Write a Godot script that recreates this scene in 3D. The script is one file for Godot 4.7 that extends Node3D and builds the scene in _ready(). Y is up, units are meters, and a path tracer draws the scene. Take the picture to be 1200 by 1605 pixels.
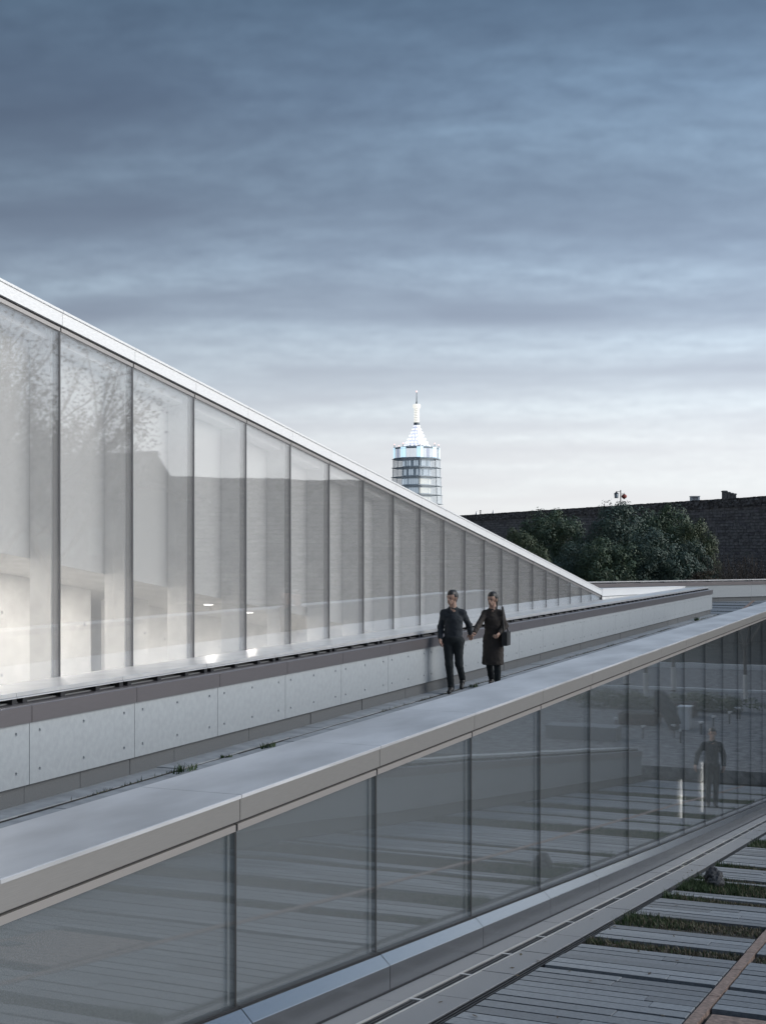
extends Node3D
# Dusk view over two sloping glass galleries. World x runs across the galleries, S = -z runs along them, y is up, metres.

const EYE := 2.38
const TURN := 0.38869          # the camera looks 22.27 degrees to the left of the galleries' axis

var M := {}
var org := {}                  # node -> its origin in the coordinates it is built in
var taken := {}
var rng := RandomNumberGenerator.new()


# ---------------------------------------------------------------- mesh collector
class MB:
	var v := PackedVector3Array()
	var n := PackedVector3Array()
	var c := PackedColorArray()
	var t := PackedInt32Array()
	var tint := Color.WHITE
	var tinted := false

	func tri(a: Vector3, b: Vector3, d: Vector3, nn: Vector3) -> void:
		var i := v.size()
		v.append(a); v.append(b); v.append(d)
		n.append(nn); n.append(nn); n.append(nn)
		if tinted:
			c.append(tint); c.append(tint); c.append(tint)
		if (d - a).cross(b - a).dot(nn) >= 0.0:
			t.append(i); t.append(i + 1); t.append(i + 2)
		else:
			t.append(i); t.append(i + 2); t.append(i + 1)

	func quad(a: Vector3, b: Vector3, d: Vector3, e: Vector3, nn: Vector3) -> void:
		var i := v.size()
		v.append(a); v.append(b); v.append(d); v.append(e)
		for k in 4:
			n.append(nn)
			if tinted:
				c.append(tint)
		if (d - a).cross(b - a).dot(nn) >= 0.0:
			t.append_array([i, i + 1, i + 2, i, i + 2, i + 3])
		else:
			t.append_array([i, i + 2, i + 1, i, i + 3, i + 2])

	# flat quad with its own normal, turned towards hint
	func face(a: Vector3, b: Vector3, d: Vector3, e: Vector3, hint: Vector3) -> void:
		var nn := (d - a).cross(b - e).normalized()
		if nn.dot(hint) < 0.0:
			nn = -nn
		quad(a, b, d, e, nn)

	func box(p: Vector3, q: Vector3) -> void:   # opposite corners
		var a := p.min(q)
		var b := p.max(q)
		quad(Vector3(a.x, a.y, a.z), Vector3(b.x, a.y, a.z), Vector3(b.x, b.y, a.z), Vector3(a.x, b.y, a.z), Vector3.FORWARD)
		quad(Vector3(a.x, a.y, b.z), Vector3(b.x, a.y, b.z), Vector3(b.x, b.y, b.z), Vector3(a.x, b.y, b.z), Vector3.BACK)
		quad(Vector3(a.x, a.y, a.z), Vector3(a.x, b.y, a.z), Vector3(a.x, b.y, b.z), Vector3(a.x, a.y, b.z), Vector3.LEFT)
		quad(Vector3(b.x, a.y, a.z), Vector3(b.x, b.y, a.z), Vector3(b.x, b.y, b.z), Vector3(b.x, a.y, b.z), Vector3.RIGHT)
		quad(Vector3(a.x, a.y, a.z), Vector3(b.x, a.y, a.z), Vector3(b.x, a.y, b.z), Vector3(a.x, a.y, b.z), Vector3.DOWN)
		quad(Vector3(a.x, b.y, a.z), Vector3(b.x, b.y, a.z), Vector3(b.x, b.y, b.z), Vector3(a.x, b.y, b.z), Vector3.UP)

	func obox(at: Transform3D, size: Vector3) -> void:   # turned box
		var h := size / 2.0
		for ax in 3:
			for s in [-1.0, 1.0]:
				var d := Vector3.ZERO
				d[ax] = s
				var u := Vector3.ZERO
				u[(ax + 1) % 3] = 1.0
				var w := Vector3.ZERO
				w[(ax + 2) % 3] = 1.0
				quad(at * ((d - u - w) * h), at * ((d + u - w) * h), at * ((d + u + w) * h), at * ((d - u + w) * h), (at.basis * d).normalized())

	# profile in (x, y) swept along S from s0 to s1; y is lifted by dy0 and dy1 at the ends
	func ext(prof: PackedVector2Array, s0: float, s1: float, dy0 := 0.0, dy1 := 0.0) -> void:
		var p := prof
		var area := 0.0
		for i in p.size():
			var q := p[(i + 1) % p.size()]
			area += p[i].x * q.y - q.x * p[i].y
		for i in p.size():
			var a := p[i]
			var b := p[(i + 1) % p.size()]
			var e := (b - a)
			var out := Vector2(e.y, -e.x) if area > 0.0 else Vector2(-e.y, e.x)
			var a0 := Vector3(a.x, a.y + dy0, -s0)
			var b0 := Vector3(b.x, b.y + dy0, -s0)
			var a1 := Vector3(a.x, a.y + dy1, -s1)
			var b1 := Vector3(b.x, b.y + dy1, -s1)
			face(a0, b0, b1, a1, Vector3(out.x, out.y, 0))
		var ix := Geometry2D.triangulate_polygon(p)
		var dirn := 1.0 if s1 > s0 else -1.0
		for k in range(0, ix.size(), 3):
			var q := [p[ix[k]], p[ix[k + 1]], p[ix[k + 2]]]
			tri(Vector3(q[0].x, q[0].y + dy0, -s0), Vector3(q[1].x, q[1].y + dy0, -s0), Vector3(q[2].x, q[2].y + dy0, -s0), Vector3(0, 0, dirn))
			tri(Vector3(q[0].x, q[0].y + dy1, -s1), Vector3(q[1].x, q[1].y + dy1, -s1), Vector3(q[2].x, q[2].y + dy1, -s1), Vector3(0, 0, -dirn))

	func slab(x0: float, x1: float, y0: float, y1: float, s0: float, s1: float, dy0 := 0.0, dy1 := 0.0) -> void:
		ext(PackedVector2Array([Vector2(x0, y0), Vector2(x1, y0), Vector2(x1, y1), Vector2(x0, y1)]), s0, s1, dy0, dy1)

	# tapered round bar
	func bar(a: Vector3, b: Vector3, ra: float, rb: float, sides := 8, caps := true) -> void:
		var d := (b - a).normalized()
		var u := d.cross(Vector3.UP if absf(d.y) < 0.9 else Vector3.RIGHT).normalized()
		var w := d.cross(u)
		var i0 := v.size()
		for k in sides:
			var g := TAU * k / sides
			var o := u * cos(g) + w * sin(g)
			v.append(a + o * ra); n.append(o)
			v.append(b + o * rb); n.append(o)
			if tinted:
				c.append(tint); c.append(tint)
		for k in sides:
			var p := i0 + 2 * k
			var q := i0 + 2 * ((k + 1) % sides)
			t.append_array([p, p + 1, q + 1, p, q + 1, q])
		if caps:
			for k in range(1, sides - 1):
				var g0 := TAU * k / sides
				var g1 := TAU * (k + 1) / sides
				tri(a + u * ra, a + (u * cos(g0) + w * sin(g0)) * ra, a + (u * cos(g1) + w * sin(g1)) * ra, -d)
				tri(b + u * rb, b + (u * cos(g0) + w * sin(g0)) * rb, b + (u * cos(g1) + w * sin(g1)) * rb, d)

	# lathe round the y axis through at: rings of (radius, y), with the corners of a polygon
	func lathe(at: Vector3, rings: PackedVector2Array, sides: int, flat := false, phase := 0.0) -> void:
		for r in rings.size() - 1:
			var p := rings[r]
			var q := rings[r + 1]
			var sl := Vector2(q.y - p.y, p.x - q.x)
			for k in sides:
				var g0 := phase + TAU * k / sides
				var g1 := phase + TAU * (k + 1) / sides
				var d0 := Vector3(cos(g0), 0, sin(g0))
				var d1 := Vector3(cos(g1), 0, sin(g1))
				var a := at + d0 * p.x + Vector3.UP * p.y
				var b := at + d1 * p.x + Vector3.UP * p.y
				var d := at + d1 * q.x + Vector3.UP * q.y
				var e := at + d0 * q.x + Vector3.UP * q.y
				if flat:
					face(a, b, d, e, (d0 + d1) * sl.x + Vector3.UP * sl.y * 2.0)
				else:
					var i := v.size()
					v.append(a); v.append(b); v.append(d); v.append(e)
					var n0 := (d0 * sl.x + Vector3.UP * sl.y).normalized()
					var n1 := (d1 * sl.x + Vector3.UP * sl.y).normalized()
					n.append(n0); n.append(n1); n.append(n1); n.append(n0)
					if tinted:
						for z in 4:
							c.append(tint)
					var nn := n0 + n1
					if (d - a).cross(b - a).dot(nn) >= 0.0:
						t.append_array([i, i + 1, i + 2, i, i + 2, i + 3])
					else:
						t.append_array([i, i + 2, i + 1, i, i + 3, i + 2])

	func ball(at: Vector3, r: Vector3, rings := 8, sides := 12) -> void:
		var i0 := v.size()
		for a in rings + 1:
			var th := PI * a / rings
			for b in sides + 1:
				var g := TAU * b / sides
				var d := Vector3(sin(th) * cos(g), cos(th), sin(th) * sin(g))
				v.append(at + d * r)
				n.append((d / r).normalized())
				if tinted:
					c.append(tint)
		for a in rings:
			for b in sides:
				var p := i0 + a * (sides + 1) + b
				var q := p + sides + 1
				t.append_array([p, q + 1, p + 1, p, q, q + 1])

	func add(o: MB) -> void:
		var i := v.size()
		v.append_array(o.v); n.append_array(o.n); c.append_array(o.c)
		for k in o.t:
			t.append(k + i)

	func centre() -> Vector3:
		var lo := v[0]
		var hi := v[0]
		for p in v:
			lo = lo.min(p)
			hi = hi.max(p)
		return (lo + hi) / 2.0

	func mesh(shift: Vector3) -> ArrayMesh:
		var m := ArrayMesh.new()
		var a := []
		a.resize(Mesh.ARRAY_MAX)
		var w := PackedVector3Array()
		w.resize(v.size())
		for k in v.size():
			w[k] = v[k] - shift
		a[Mesh.ARRAY_VERTEX] = w
		a[Mesh.ARRAY_NORMAL] = n
		a[Mesh.ARRAY_INDEX] = t
		if tinted:
			a[Mesh.ARRAY_COLOR] = c
		m.add_surface_from_arrays(Mesh.PRIMITIVE_TRIANGLES, a)
		return m


# ---------------------------------------------------------------- naming and parenting
func numbered(called: String) -> String:
	var k: int = taken.get(called, 0)
	taken[called] = k + 1
	return called if k == 0 else "%s_%03d" % [called, k]


func tag(o: Node3D, label := "", category := "", group := "", kind := "") -> Node3D:
	if label: o.set_meta("label", label)
	if category: o.set_meta("category", category)
	if group: o.set_meta("group", group)
	if kind: o.set_meta("kind", kind)
	return o


# a thing: parts are then given in world coordinates (local = false) or in its own axes (local = true)
func thing(called: String, at: Vector3, label: String, category: String, group := "", local := false, turn := 0.0) -> Node3D:
	var o := Node3D.new()
	o.name = numbered(called)
	add_child(o)
	o.position = at
	o.rotation.y = turn
	org[o] = Vector3.ZERO if local else at
	return tag(o, label, category, group)


func obj(called: String, b: MB, m: Material, parent: Node3D = null, label := "", kind := "") -> MeshInstance3D:
	var o := MeshInstance3D.new()
	var c := b.centre()
	o.mesh = b.mesh(c)
	o.material_override = null
	for k in o.mesh.get_surface_count():
		o.mesh.surface_set_material(k, m)
	if parent == null:
		o.name = numbered(called)
		add_child(o)
		o.position = c
	else:
		var k := 0
		var nm := called
		while parent.has_node(nm):
			k += 1
			nm = "%s_%03d" % [called, k]
		o.name = nm
		parent.add_child(o)
		o.position = c - org[parent]
	org[o] = c
	if label: o.set_meta("label", label)
	if kind: o.set_meta("kind", kind)
	return o


func many(called: String, parts: Array, m: Material, parent: Node3D) -> void:   # many parts of one name without searching for free numbers
	var k := 0
	for b: MB in parts:
		var o := MeshInstance3D.new()
		var c := b.centre()
		o.mesh = b.mesh(c)
		o.mesh.surface_set_material(0, m)
		while parent.has_node(called if k == 0 else "%s_%03d" % [called, k]):
			k += 1
		o.name = called if k == 0 else "%s_%03d" % [called, k]
		k += 1
		parent.add_child(o)
		o.position = c - org[parent]
		org[o] = c


func dup(o: Node3D, at: Vector3, turn: float, size: float, label: String) -> Node3D:
	var r: Node3D = o.duplicate()
	r.name = numbered(String(o.name).rstrip("0123456789").rstrip("_"))
	add_child(r)
	r.position = at
	r.rotation.y = turn
	r.scale = Vector3.ONE * size
	r.set_meta("label", label)
	return r


# ---------------------------------------------------------------- the lie of the land
func sill_y(s: float) -> float:      # foot of the right gallery's glass
	if s <= 18.07:
		return -0.049 - 0.1295 * (s - 6.3)
	return -1.573 - 0.1247 * (minf(s, 44.0) - 18.07)


func ramp_y(s: float) -> float:
	return sill_y(s) - 0.236


func roof_y(s: float) -> float:      # top edge of the left gallery's coping
	return 5.25 - 0.14366 * (s - 11.456)


func P(x: float, y: float, s: float) -> Vector3:
	return Vector3(x, y, -s)


# from a place beside the camera's axis: right, forward -> x, S
func spot(px: float, depth: float) -> Vector2:
	var r := (px - 600.0) / 2100.0 * depth
	return Vector2(r * cos(TURN) - depth * sin(TURN), r * sin(TURN) + depth * cos(TURN))


func high(py: float, depth: float) -> float:
	return EYE - (py - 866.0) / 2100.0 * depth


# ---------------------------------------------------------------- materials
func grey_noise(seed_: int, freq: float, lo: float, hi: float, octaves := 5, size := 512, normal := false) -> NoiseTexture2D:
	var f := FastNoiseLite.new()
	f.seed = seed_
	f.frequency = freq
	f.noise_type = FastNoiseLite.TYPE_SIMPLEX_SMOOTH
	f.fractal_octaves = octaves
	f.fractal_gain = 0.55
	var t := NoiseTexture2D.new()
	t.width = size
	t.height = size
	t.seamless = true
	t.noise = f
	if normal:
		t.as_normal_map = true
		t.bump_strength = 3.0
	else:
		var g := Gradient.new()
		g.set_color(0, Color(lo, lo, lo))
		g.set_color(1, Color(hi, hi, hi))
		t.color_ramp = g
	return t


func mat(called: String, linear: Color, rough := 0.7, metal := 0.0, tex: Texture2D = null, scale := Vector3.ONE, height: Texture2D = null, hs := 0.0) -> StandardMaterial3D:
	var m := StandardMaterial3D.new()
	m.resource_name = called
	m.albedo_color = linear.linear_to_srgb()
	m.roughness = rough
	m.metallic = metal
	if tex or height:
		m.uv1_triplanar = true
		m.uv1_world_triplanar = true
		m.uv1_scale = scale
		m.albedo_texture = tex
		if height:
			m.heightmap_enabled = true
			m.heightmap_texture = height
			m.heightmap_scale = hs
	M[called] = m
	return m


func glow(called: String, col: Color, energy: float) -> void:
	var m := mat(called, Color(0.6, 0.6, 0.6))
	m.emission_enabled = true
	m.emission = col.linear_to_srgb()
	m.emission_energy_multiplier = energy


func glass(called: String, alpha: float, metal: float, tint: Color) -> void:
	var m := mat(called, tint, 0.02, metal)
	m.albedo_color.a = alpha
	m.transparency = BaseMaterial3D.TRANSPARENCY_ALPHA


func make_materials() -> void:
	var soft := grey_noise(1, 0.012, 0.88, 1.0, 5)
	var fine := grey_noise(2, 0.06, 0.78, 1.0, 5)
	var cloudy := grey_noise(8, 0.015, 0.93, 1.0, 6)
	var worn := grey_noise(9, 0.008, 0.78, 1.0, 7)
	var speck := grey_noise(3, 0.25, 0.55, 1.0, 3)
	var blot := grey_noise(4, 0.02, 0.5, 1.0, 6)
	var streak := grey_noise(5, 0.05, 0.92, 1.0, 4)
	var fine_h: Texture2D = grey_noise(6, 0.1, 0.0, 1.0, 5)
	var rough_h := grey_noise(7, 0.05, 0.0, 1.0, 6)
	# metals and paints
	mat("white_panel", Color(0.83, 0.83, 0.83), 0.42, 0.0, streak, Vector3(0.5, 1.5, 0.4))
	mat("lip", Color(0.62, 0.58, 0.54), 0.4, 0.2)
	mat("cap", Color(0.66, 0.67, 0.69), 0.36, 0.25, worn, Vector3(0.3, 0.3, 0.12))
	mat("steel", Color(0.62, 0.60, 0.58), 0.34, 0.82, streak, Vector3(4.0, 14.0, 0.25))
	mat("bronze", Color(0.27, 0.25, 0.26), 0.3, 0.7, streak, Vector3(4.0, 16.0, 0.2))
	mat("polished", Color(0.42, 0.40, 0.40), 0.16, 0.85, streak, Vector3(6.0, 6.0, 0.3))
	mat("sill", Color(0.72, 0.72, 0.72), 0.3, 0.45, soft, Vector3(0.3, 0.3, 0.3))
	mat("kick", Color(0.54, 0.54, 0.545), 0.24, 1.0, streak, Vector3(5.0, 10.0, 0.25))
	mat("mullion", Color(0.10, 0.10, 0.105), 0.45, 0.3)
	mat("rail", Color(0.36, 0.34, 0.33), 0.4, 0.5)
	mat("black", Color(0.012, 0.012, 0.013), 0.6)
	mat("dark_metal", Color(0.035, 0.035, 0.038), 0.4, 0.5)
	# stone and concrete
	mat("concrete", Color(0.33, 0.355, 0.375), 0.6, 0.0, cloudy, Vector3(1.4, 1.1, 1.4), fine_h, 0.05)
	mat("hole", Color(0.30, 0.31, 0.32), 0.9)
	mat("plinth", Color(0.22, 0.23, 0.24), 0.85, 0.0, speck, Vector3(0.9, 0.9, 0.9), rough_h, 0.12)
	mat("paving", Color(0.40, 0.42, 0.44), 0.8, 0.0, worn, Vector3(0.6, 0.6, 0.6), rough_h, 0.12)
	mat("granite", Color(0.35, 0.365, 0.385), 0.62, 0.0, speck, Vector3(1.5, 1.5, 1.5), fine_h, 0.12)
	var tones := [0.215, 0.25, 0.285, 0.325]
	for k in 4:
		mat("plank%d" % k, Color(tones[k] * 0.92, tones[k], tones[k] * 1.08), 0.66, 0.0, fine, Vector3(0.7, 0.7, 1.3), fine_h, 0.2)
	mat("rose_stone", Color(0.46, 0.33, 0.27), 0.7, 0.0, blot, Vector3(1.4, 1.4, 1.4), fine_h, 0.15)
	mat("soil", Color(0.035, 0.032, 0.028), 0.95, 0.0, fine, Vector3(1, 1, 1))
	mat("earth", Color(0.06, 0.055, 0.045), 0.95, 0.0, blot, Vector3(0.05, 0.05, 0.05))
	mat("plaza", Color(0.25, 0.255, 0.26), 0.75, 0.0, blot, Vector3(0.2, 0.2, 0.2))
	mat("wall_brick", Color(0.43, 0.42, 0.425), 0.9, 0.0, blot, Vector3(0.21, 0.33, 0.27))
	M["wall_brick"].vertex_color_use_as_albedo = true
	mat("mortar", Color(0.05, 0.05, 0.05), 0.95)
	mat("rock", Color(0.10, 0.105, 0.115), 0.8, 0.0, blot, Vector3(3, 3, 3), rough_h, 1.0)
	mat("corten", Color(0.13, 0.075, 0.06), 0.75, 0.0, blot, Vector3(0.6, 0.6, 0.6))
	# the inside of the galleries
	mat("plaster", Color(0.74, 0.735, 0.72), 0.7, 0.0, soft, Vector3(0.4, 0.4, 0.4))
	mat("blind", Color(0.68, 0.68, 0.67), 0.8, 0.0, streak, Vector3(3, 0.2, 3))
	mat("fin", Color(0.72, 0.72, 0.71), 0.7, 0.0, soft, Vector3(0.4, 0.4, 0.4))
	mat("floor", Color(0.5, 0.5, 0.5), 0.35, 0.0, soft, Vector3(0.4, 0.4, 0.4))
	glass("glass_left", 0.06, 0.0, Color(0.7, 0.7, 0.7))
	glass("glass_right", 0.05, 0.0, Color(0.30, 0.36, 0.40))
	# plants
	for k in 3:
		var lf := mat("leaf%d" % k, [Color(0.074, 0.108, 0.072), Color(0.068, 0.10, 0.074), Color(0.088, 0.11, 0.068)][k], 0.6)
		lf.vertex_color_use_as_albedo = true
		lf.backlight_enabled = true
		lf.backlight = Color(0.18, 0.22, 0.12)
	for e in [["dry_leaf", Color(0.075, 0.058, 0.042)], ["twig_leaf", Color(0.05, 0.042, 0.04)], ["autumn_leaf", Color(0.05, 0.042, 0.03)], ["grass", Color(0.8, 0.8, 0.8)]]:
		var lf := mat(e[0], e[1], 0.7)
		lf.vertex_color_use_as_albedo = true
	mat("bark", Color(0.06, 0.05, 0.042), 0.9)
	mat("wrap", Color(0.62, 0.6, 0.57), 0.9)
	# people
	mat("skin", Color(0.30, 0.19, 0.145), 0.6)
	M["skin"].subsurf_scatter_enabled = true
	M["skin"].subsurf_scatter_strength = 0.1
	mat("hair", Color(0.012, 0.011, 0.011), 0.5)
	mat("navy", Color(0.014, 0.020, 0.028), 0.85, 0.0, fine, Vector3(6, 6, 6))
	mat("trousers", Color(0.010, 0.015, 0.018), 0.9, 0.0, fine, Vector3(6, 6, 6))
	mat("brown_coat", Color(0.042, 0.034, 0.030), 0.9, 0.0, fine, Vector3(6, 6, 6))
	# tower and lamps
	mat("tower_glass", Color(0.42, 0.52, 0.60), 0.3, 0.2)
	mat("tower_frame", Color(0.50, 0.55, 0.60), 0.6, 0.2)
	mat("tower_slab", Color(0.20, 0.23, 0.25), 0.6)
	mat("tower_floor", Color(0.42, 0.46, 0.49), 0.6)
	mat("red_lantern", Color(0.30, 0.07, 0.05), 0.7)
	glow("glow_white", Color(0.88, 0.94, 1.0), 0.74)
	glow("glow_crown", Color(0.90, 0.94, 1.0), 0.80)
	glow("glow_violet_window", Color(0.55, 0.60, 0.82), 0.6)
	glow("glow_ivory", Color(1.0, 0.98, 0.90), 0.68)
	glow("glow_blue", Color(0.56, 0.82, 1.0), 0.85)
	glow("glow_window", Color(0.93, 0.92, 0.82), 0.75)
	glow("glow_pale_window", Color(0.66, 0.78, 0.9), 0.55)
	glow("glow_red", Color(1.0, 0.62, 0.58), 1.0)
	glow("glow_green", Color(0.1, 0.9, 0.5), 1.0)
	glow("tube_face", Color(1.0, 0.99, 0.95), 1.5)
	glow("lamp_face", Color(1.0, 0.97, 0.92), 3.0)


# ---------------------------------------------------------------- sky
func srgb(r: float, g: float, b: float) -> Vector3:
	var c := Color(r / 255.0, g / 255.0, b / 255.0).srgb_to_linear()
	return Vector3(c.r, c.g, c.b)


func make_sky() -> Image:
	var w := 3072
	var h := 1536
	var im := Image.create(w, h, false, Image.FORMAT_RGBF)
	var stops := [[-90.0, srgb(120, 124, 130)], [-0.5, srgb(170, 172, 176)], [0.0, srgb(217, 218, 218)], [1.8, srgb(214, 216, 217)], [4.5, srgb(203, 207, 211)], [7.2, srgb(179, 189, 199)], [9.9, srgb(148, 162, 178)], [12.5, srgb(128, 144, 163)], [15.1, srgb(111, 128, 148)], [18.8, srgb(94, 112, 134)], [22.4, srgb(80, 99, 121)], [40.0, srgb(108, 127, 152)], [90.0, srgb(128, 146, 170)]]
	var big := FastNoiseLite.new()
	big.seed = 11
	big.frequency = 0.55
	big.fractal_octaves = 5
	big.fractal_gain = 0.5
	var rip := FastNoiseLite.new()
	rip.seed = 23
	rip.frequency = 2.6
	rip.fractal_octaves = 5
	rip.fractal_gain = 0.6
	var bend := FastNoiseLite.new()
	bend.seed = 5
	bend.frequency = 0.35
	var buf := PackedFloat32Array()
	buf.resize(w * h * 3)
	var at := 0
	var glow_at := deg_to_rad(62.0)
	var ct := cos(-TURN + 0.1)
	var sn := sin(-TURN + 0.1)
	for j in h:
		var el := 90.0 - (j + 0.5) / h * 180.0
		var k := 0
		while k < stops.size() - 2 and el > stops[k + 1][0]:
			k += 1
		var f := clampf((el - stops[k][0]) / (stops[k + 1][0] - stops[k][0]), 0.0, 1.0)
		var base: Vector3 = (stops[k][1] as Vector3).lerp(stops[k + 1][1], f)
		var y := sin(deg_to_rad(el))
		var r := cos(deg_to_rad(el))
		for i in w:
			var col := base
			if el > 0.0:
				var a := (i + 0.5) / w * TAU
				# brighter towards the quarter where the sun went down
				var side := 1.0 + 0.72 * cos(a - glow_at) * clampf(el / 9.0, 0.0, 1.0) * clampf((90.0 - el) / 50.0, 0.0, 1.0)
				col *= side
				# the cloud deck: a plane some way up, wound so that its bands lie across the view
				var dx := sin(a) * r
				var dz := cos(a) * r
				var q := 1.0 / (y + 0.09)
				var u := (dx * ct - dz * sn) * q
				var v := (dx * sn + dz * ct) * q
				var b := bend.get_noise_2d(u, v)
				var n1 := big.get_noise_2d(u * 0.5 + b * 0.8, v * 2.2 + b * 0.5)
				var n2 := rip.get_noise_2d(u * 2.2 + n1 * 0.25, v * 3.2 + b * 0.5)
				var amount := clampf(el / 12.0, 0.12, 1.0)
				var l := 1.0 + (n1 * 0.40 + n2 * 0.26 * (0.6 + n1)) * amount
				l = clampf(l, 0.55, 1.6)
				# bright gaps are bluer, dark bands greyer
				col = Vector3(col.x * l * (1.0 - 0.02 * n1), col.y * l, col.z * lerpf(l, 1.0, 0.12))
			buf[at] = col.x
			buf[at + 1] = col.y
			buf[at + 2] = col.z
			at += 3
	im = Image.create_from_data(w, h, false, Image.FORMAT_RGBF, buf.to_byte_array())
	return im


# ---------------------------------------------------------------- low parapet wall: concrete panels, metal coping, slot with brackets, sill
# built in local axes: front face at x = 0 looking along +x, length along S from 0 to len
func parapet(o: Node3D, length: float, first: float, module: float, dy: Callable, depth: float, holes: bool, detail := true) -> void:
	var cuts := [0.0]
	var s := first
	while s < length - 0.2:
		if s > 0.15:
			cuts.append(s)
		s += module
	cuts.append(length)
	var core := MB.new()
	var tray := MB.new()
	var panels := []
	var caps := []
	var sills := []
	var rails := []
	var brackets := []
	var blocks := []
	var plugs := []
	for k in cuts.size() - 1:
		var a: float = cuts[k]
		var b: float = cuts[k + 1]
		var da: float = dy.call(a)
		var db: float = dy.call(b)
		core.slab(-depth, -0.23, -0.4, 0.95, a, b, da, db)
		core.slab(-0.24, -0.10, 0.1, 0.92, a, b, da, db)
		tray.slab(-0.46, -0.032, 0.928, 0.936, a, b, da, db)
		tray.slab(-0.33, -0.305, 0.9405, 1.004, a, b, da, db)
		# coping face with a small return on top
		var g := 0.004
		var f := MB.new()
		f.ext(PackedVector2Array([Vector2(-0.03, 0.775), Vector2(0, 0.775), Vector2(0, 0.935), Vector2(-0.005, 0.94), Vector2(-0.36, 0.94), Vector2(-0.36, 0.9375), Vector2(-0.03, 0.9375)]), a + g, b - g, da, db)
		caps.append(f)
		var sl := MB.new()
		sl.ext(PackedVector2Array([Vector2(-depth - 0.02, 0.975), Vector2(-0.21, 1.006), Vector2(-0.182, 1.006), Vector2(-0.18, 1.009), Vector2(-0.18, 1.042), Vector2(-0.184, 1.045), Vector2(-depth - 0.02, 0.987)]), a + g, b - g, da, db)
		sills.append(sl)
		var rl := MB.new()
		rl.ext(PackedVector2Array([Vector2(-0.30, 0.991), Vector2(-0.168, 0.991), Vector2(-0.168, 1.0), Vector2(-0.172, 1.003), Vector2(-0.30, 1.003)]), a + g, b - g, da, db)
		rails.append(rl)
		var p := MB.new()
		panel_with_holes(p, plugs, a + 0.004, b - 0.004, da, db, holes)
		panels.append(p)
		if detail:
			for q in 3:
				var c := a + (b - a) * (0.05 + 0.335 * q)
				brackets.append([c, da + (db - da) * (c - a) / (b - a)])
			brackets.append([b - 0.07, db])
		var n := 2
		for q in n:
			var s0 := a + (b - a) * q / n
			var s1 := a + (b - a) * (q + 1) / n
			var bl := MB.new()
			bl.slab(-0.2, -0.09 + rng.randf_range(-0.004, 0.004), -0.3, 0.183, s0 + 0.003, s1 - 0.003, lerpf(da, db, float(q) / n), lerpf(da, db, float(q + 1) / n))
			blocks.append(bl)
	obj("core", core, M["plinth"], o)
	obj("slot_lining", tray, M["polished"], o)
	many("concrete_panel", panels, M["concrete"], o)
	many("coping_panel", caps, M["bronze"], o)
	many("sill_panel", sills, M["sill"], o)
	many("slot_rail", rails, M["cap"], o)
	many("plinth_block", blocks, M["plinth"], o)
	if plugs.size():
		if plugs.size() <= 300:
			many("tie_hole", plugs, M["hole"], o)
		else:
			many("tie_hole", plugs.slice(0, 300), M["hole"], o)
			var rest := MB.new()
			for b: MB in plugs.slice(300):
				rest.add(b)
			obj("tie_hole_rest", rest, M["hole"], o, "", "stuff")
	var bm := []
	for e in brackets:
		var b := MB.new()
		b.slab(-0.29, -0.175, 0.9405, 0.9905, e[0], e[0] + 0.07, e[1], e[1])
		bm.append(b)
	many("bracket", bm, M["dark_metal"], o)


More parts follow.
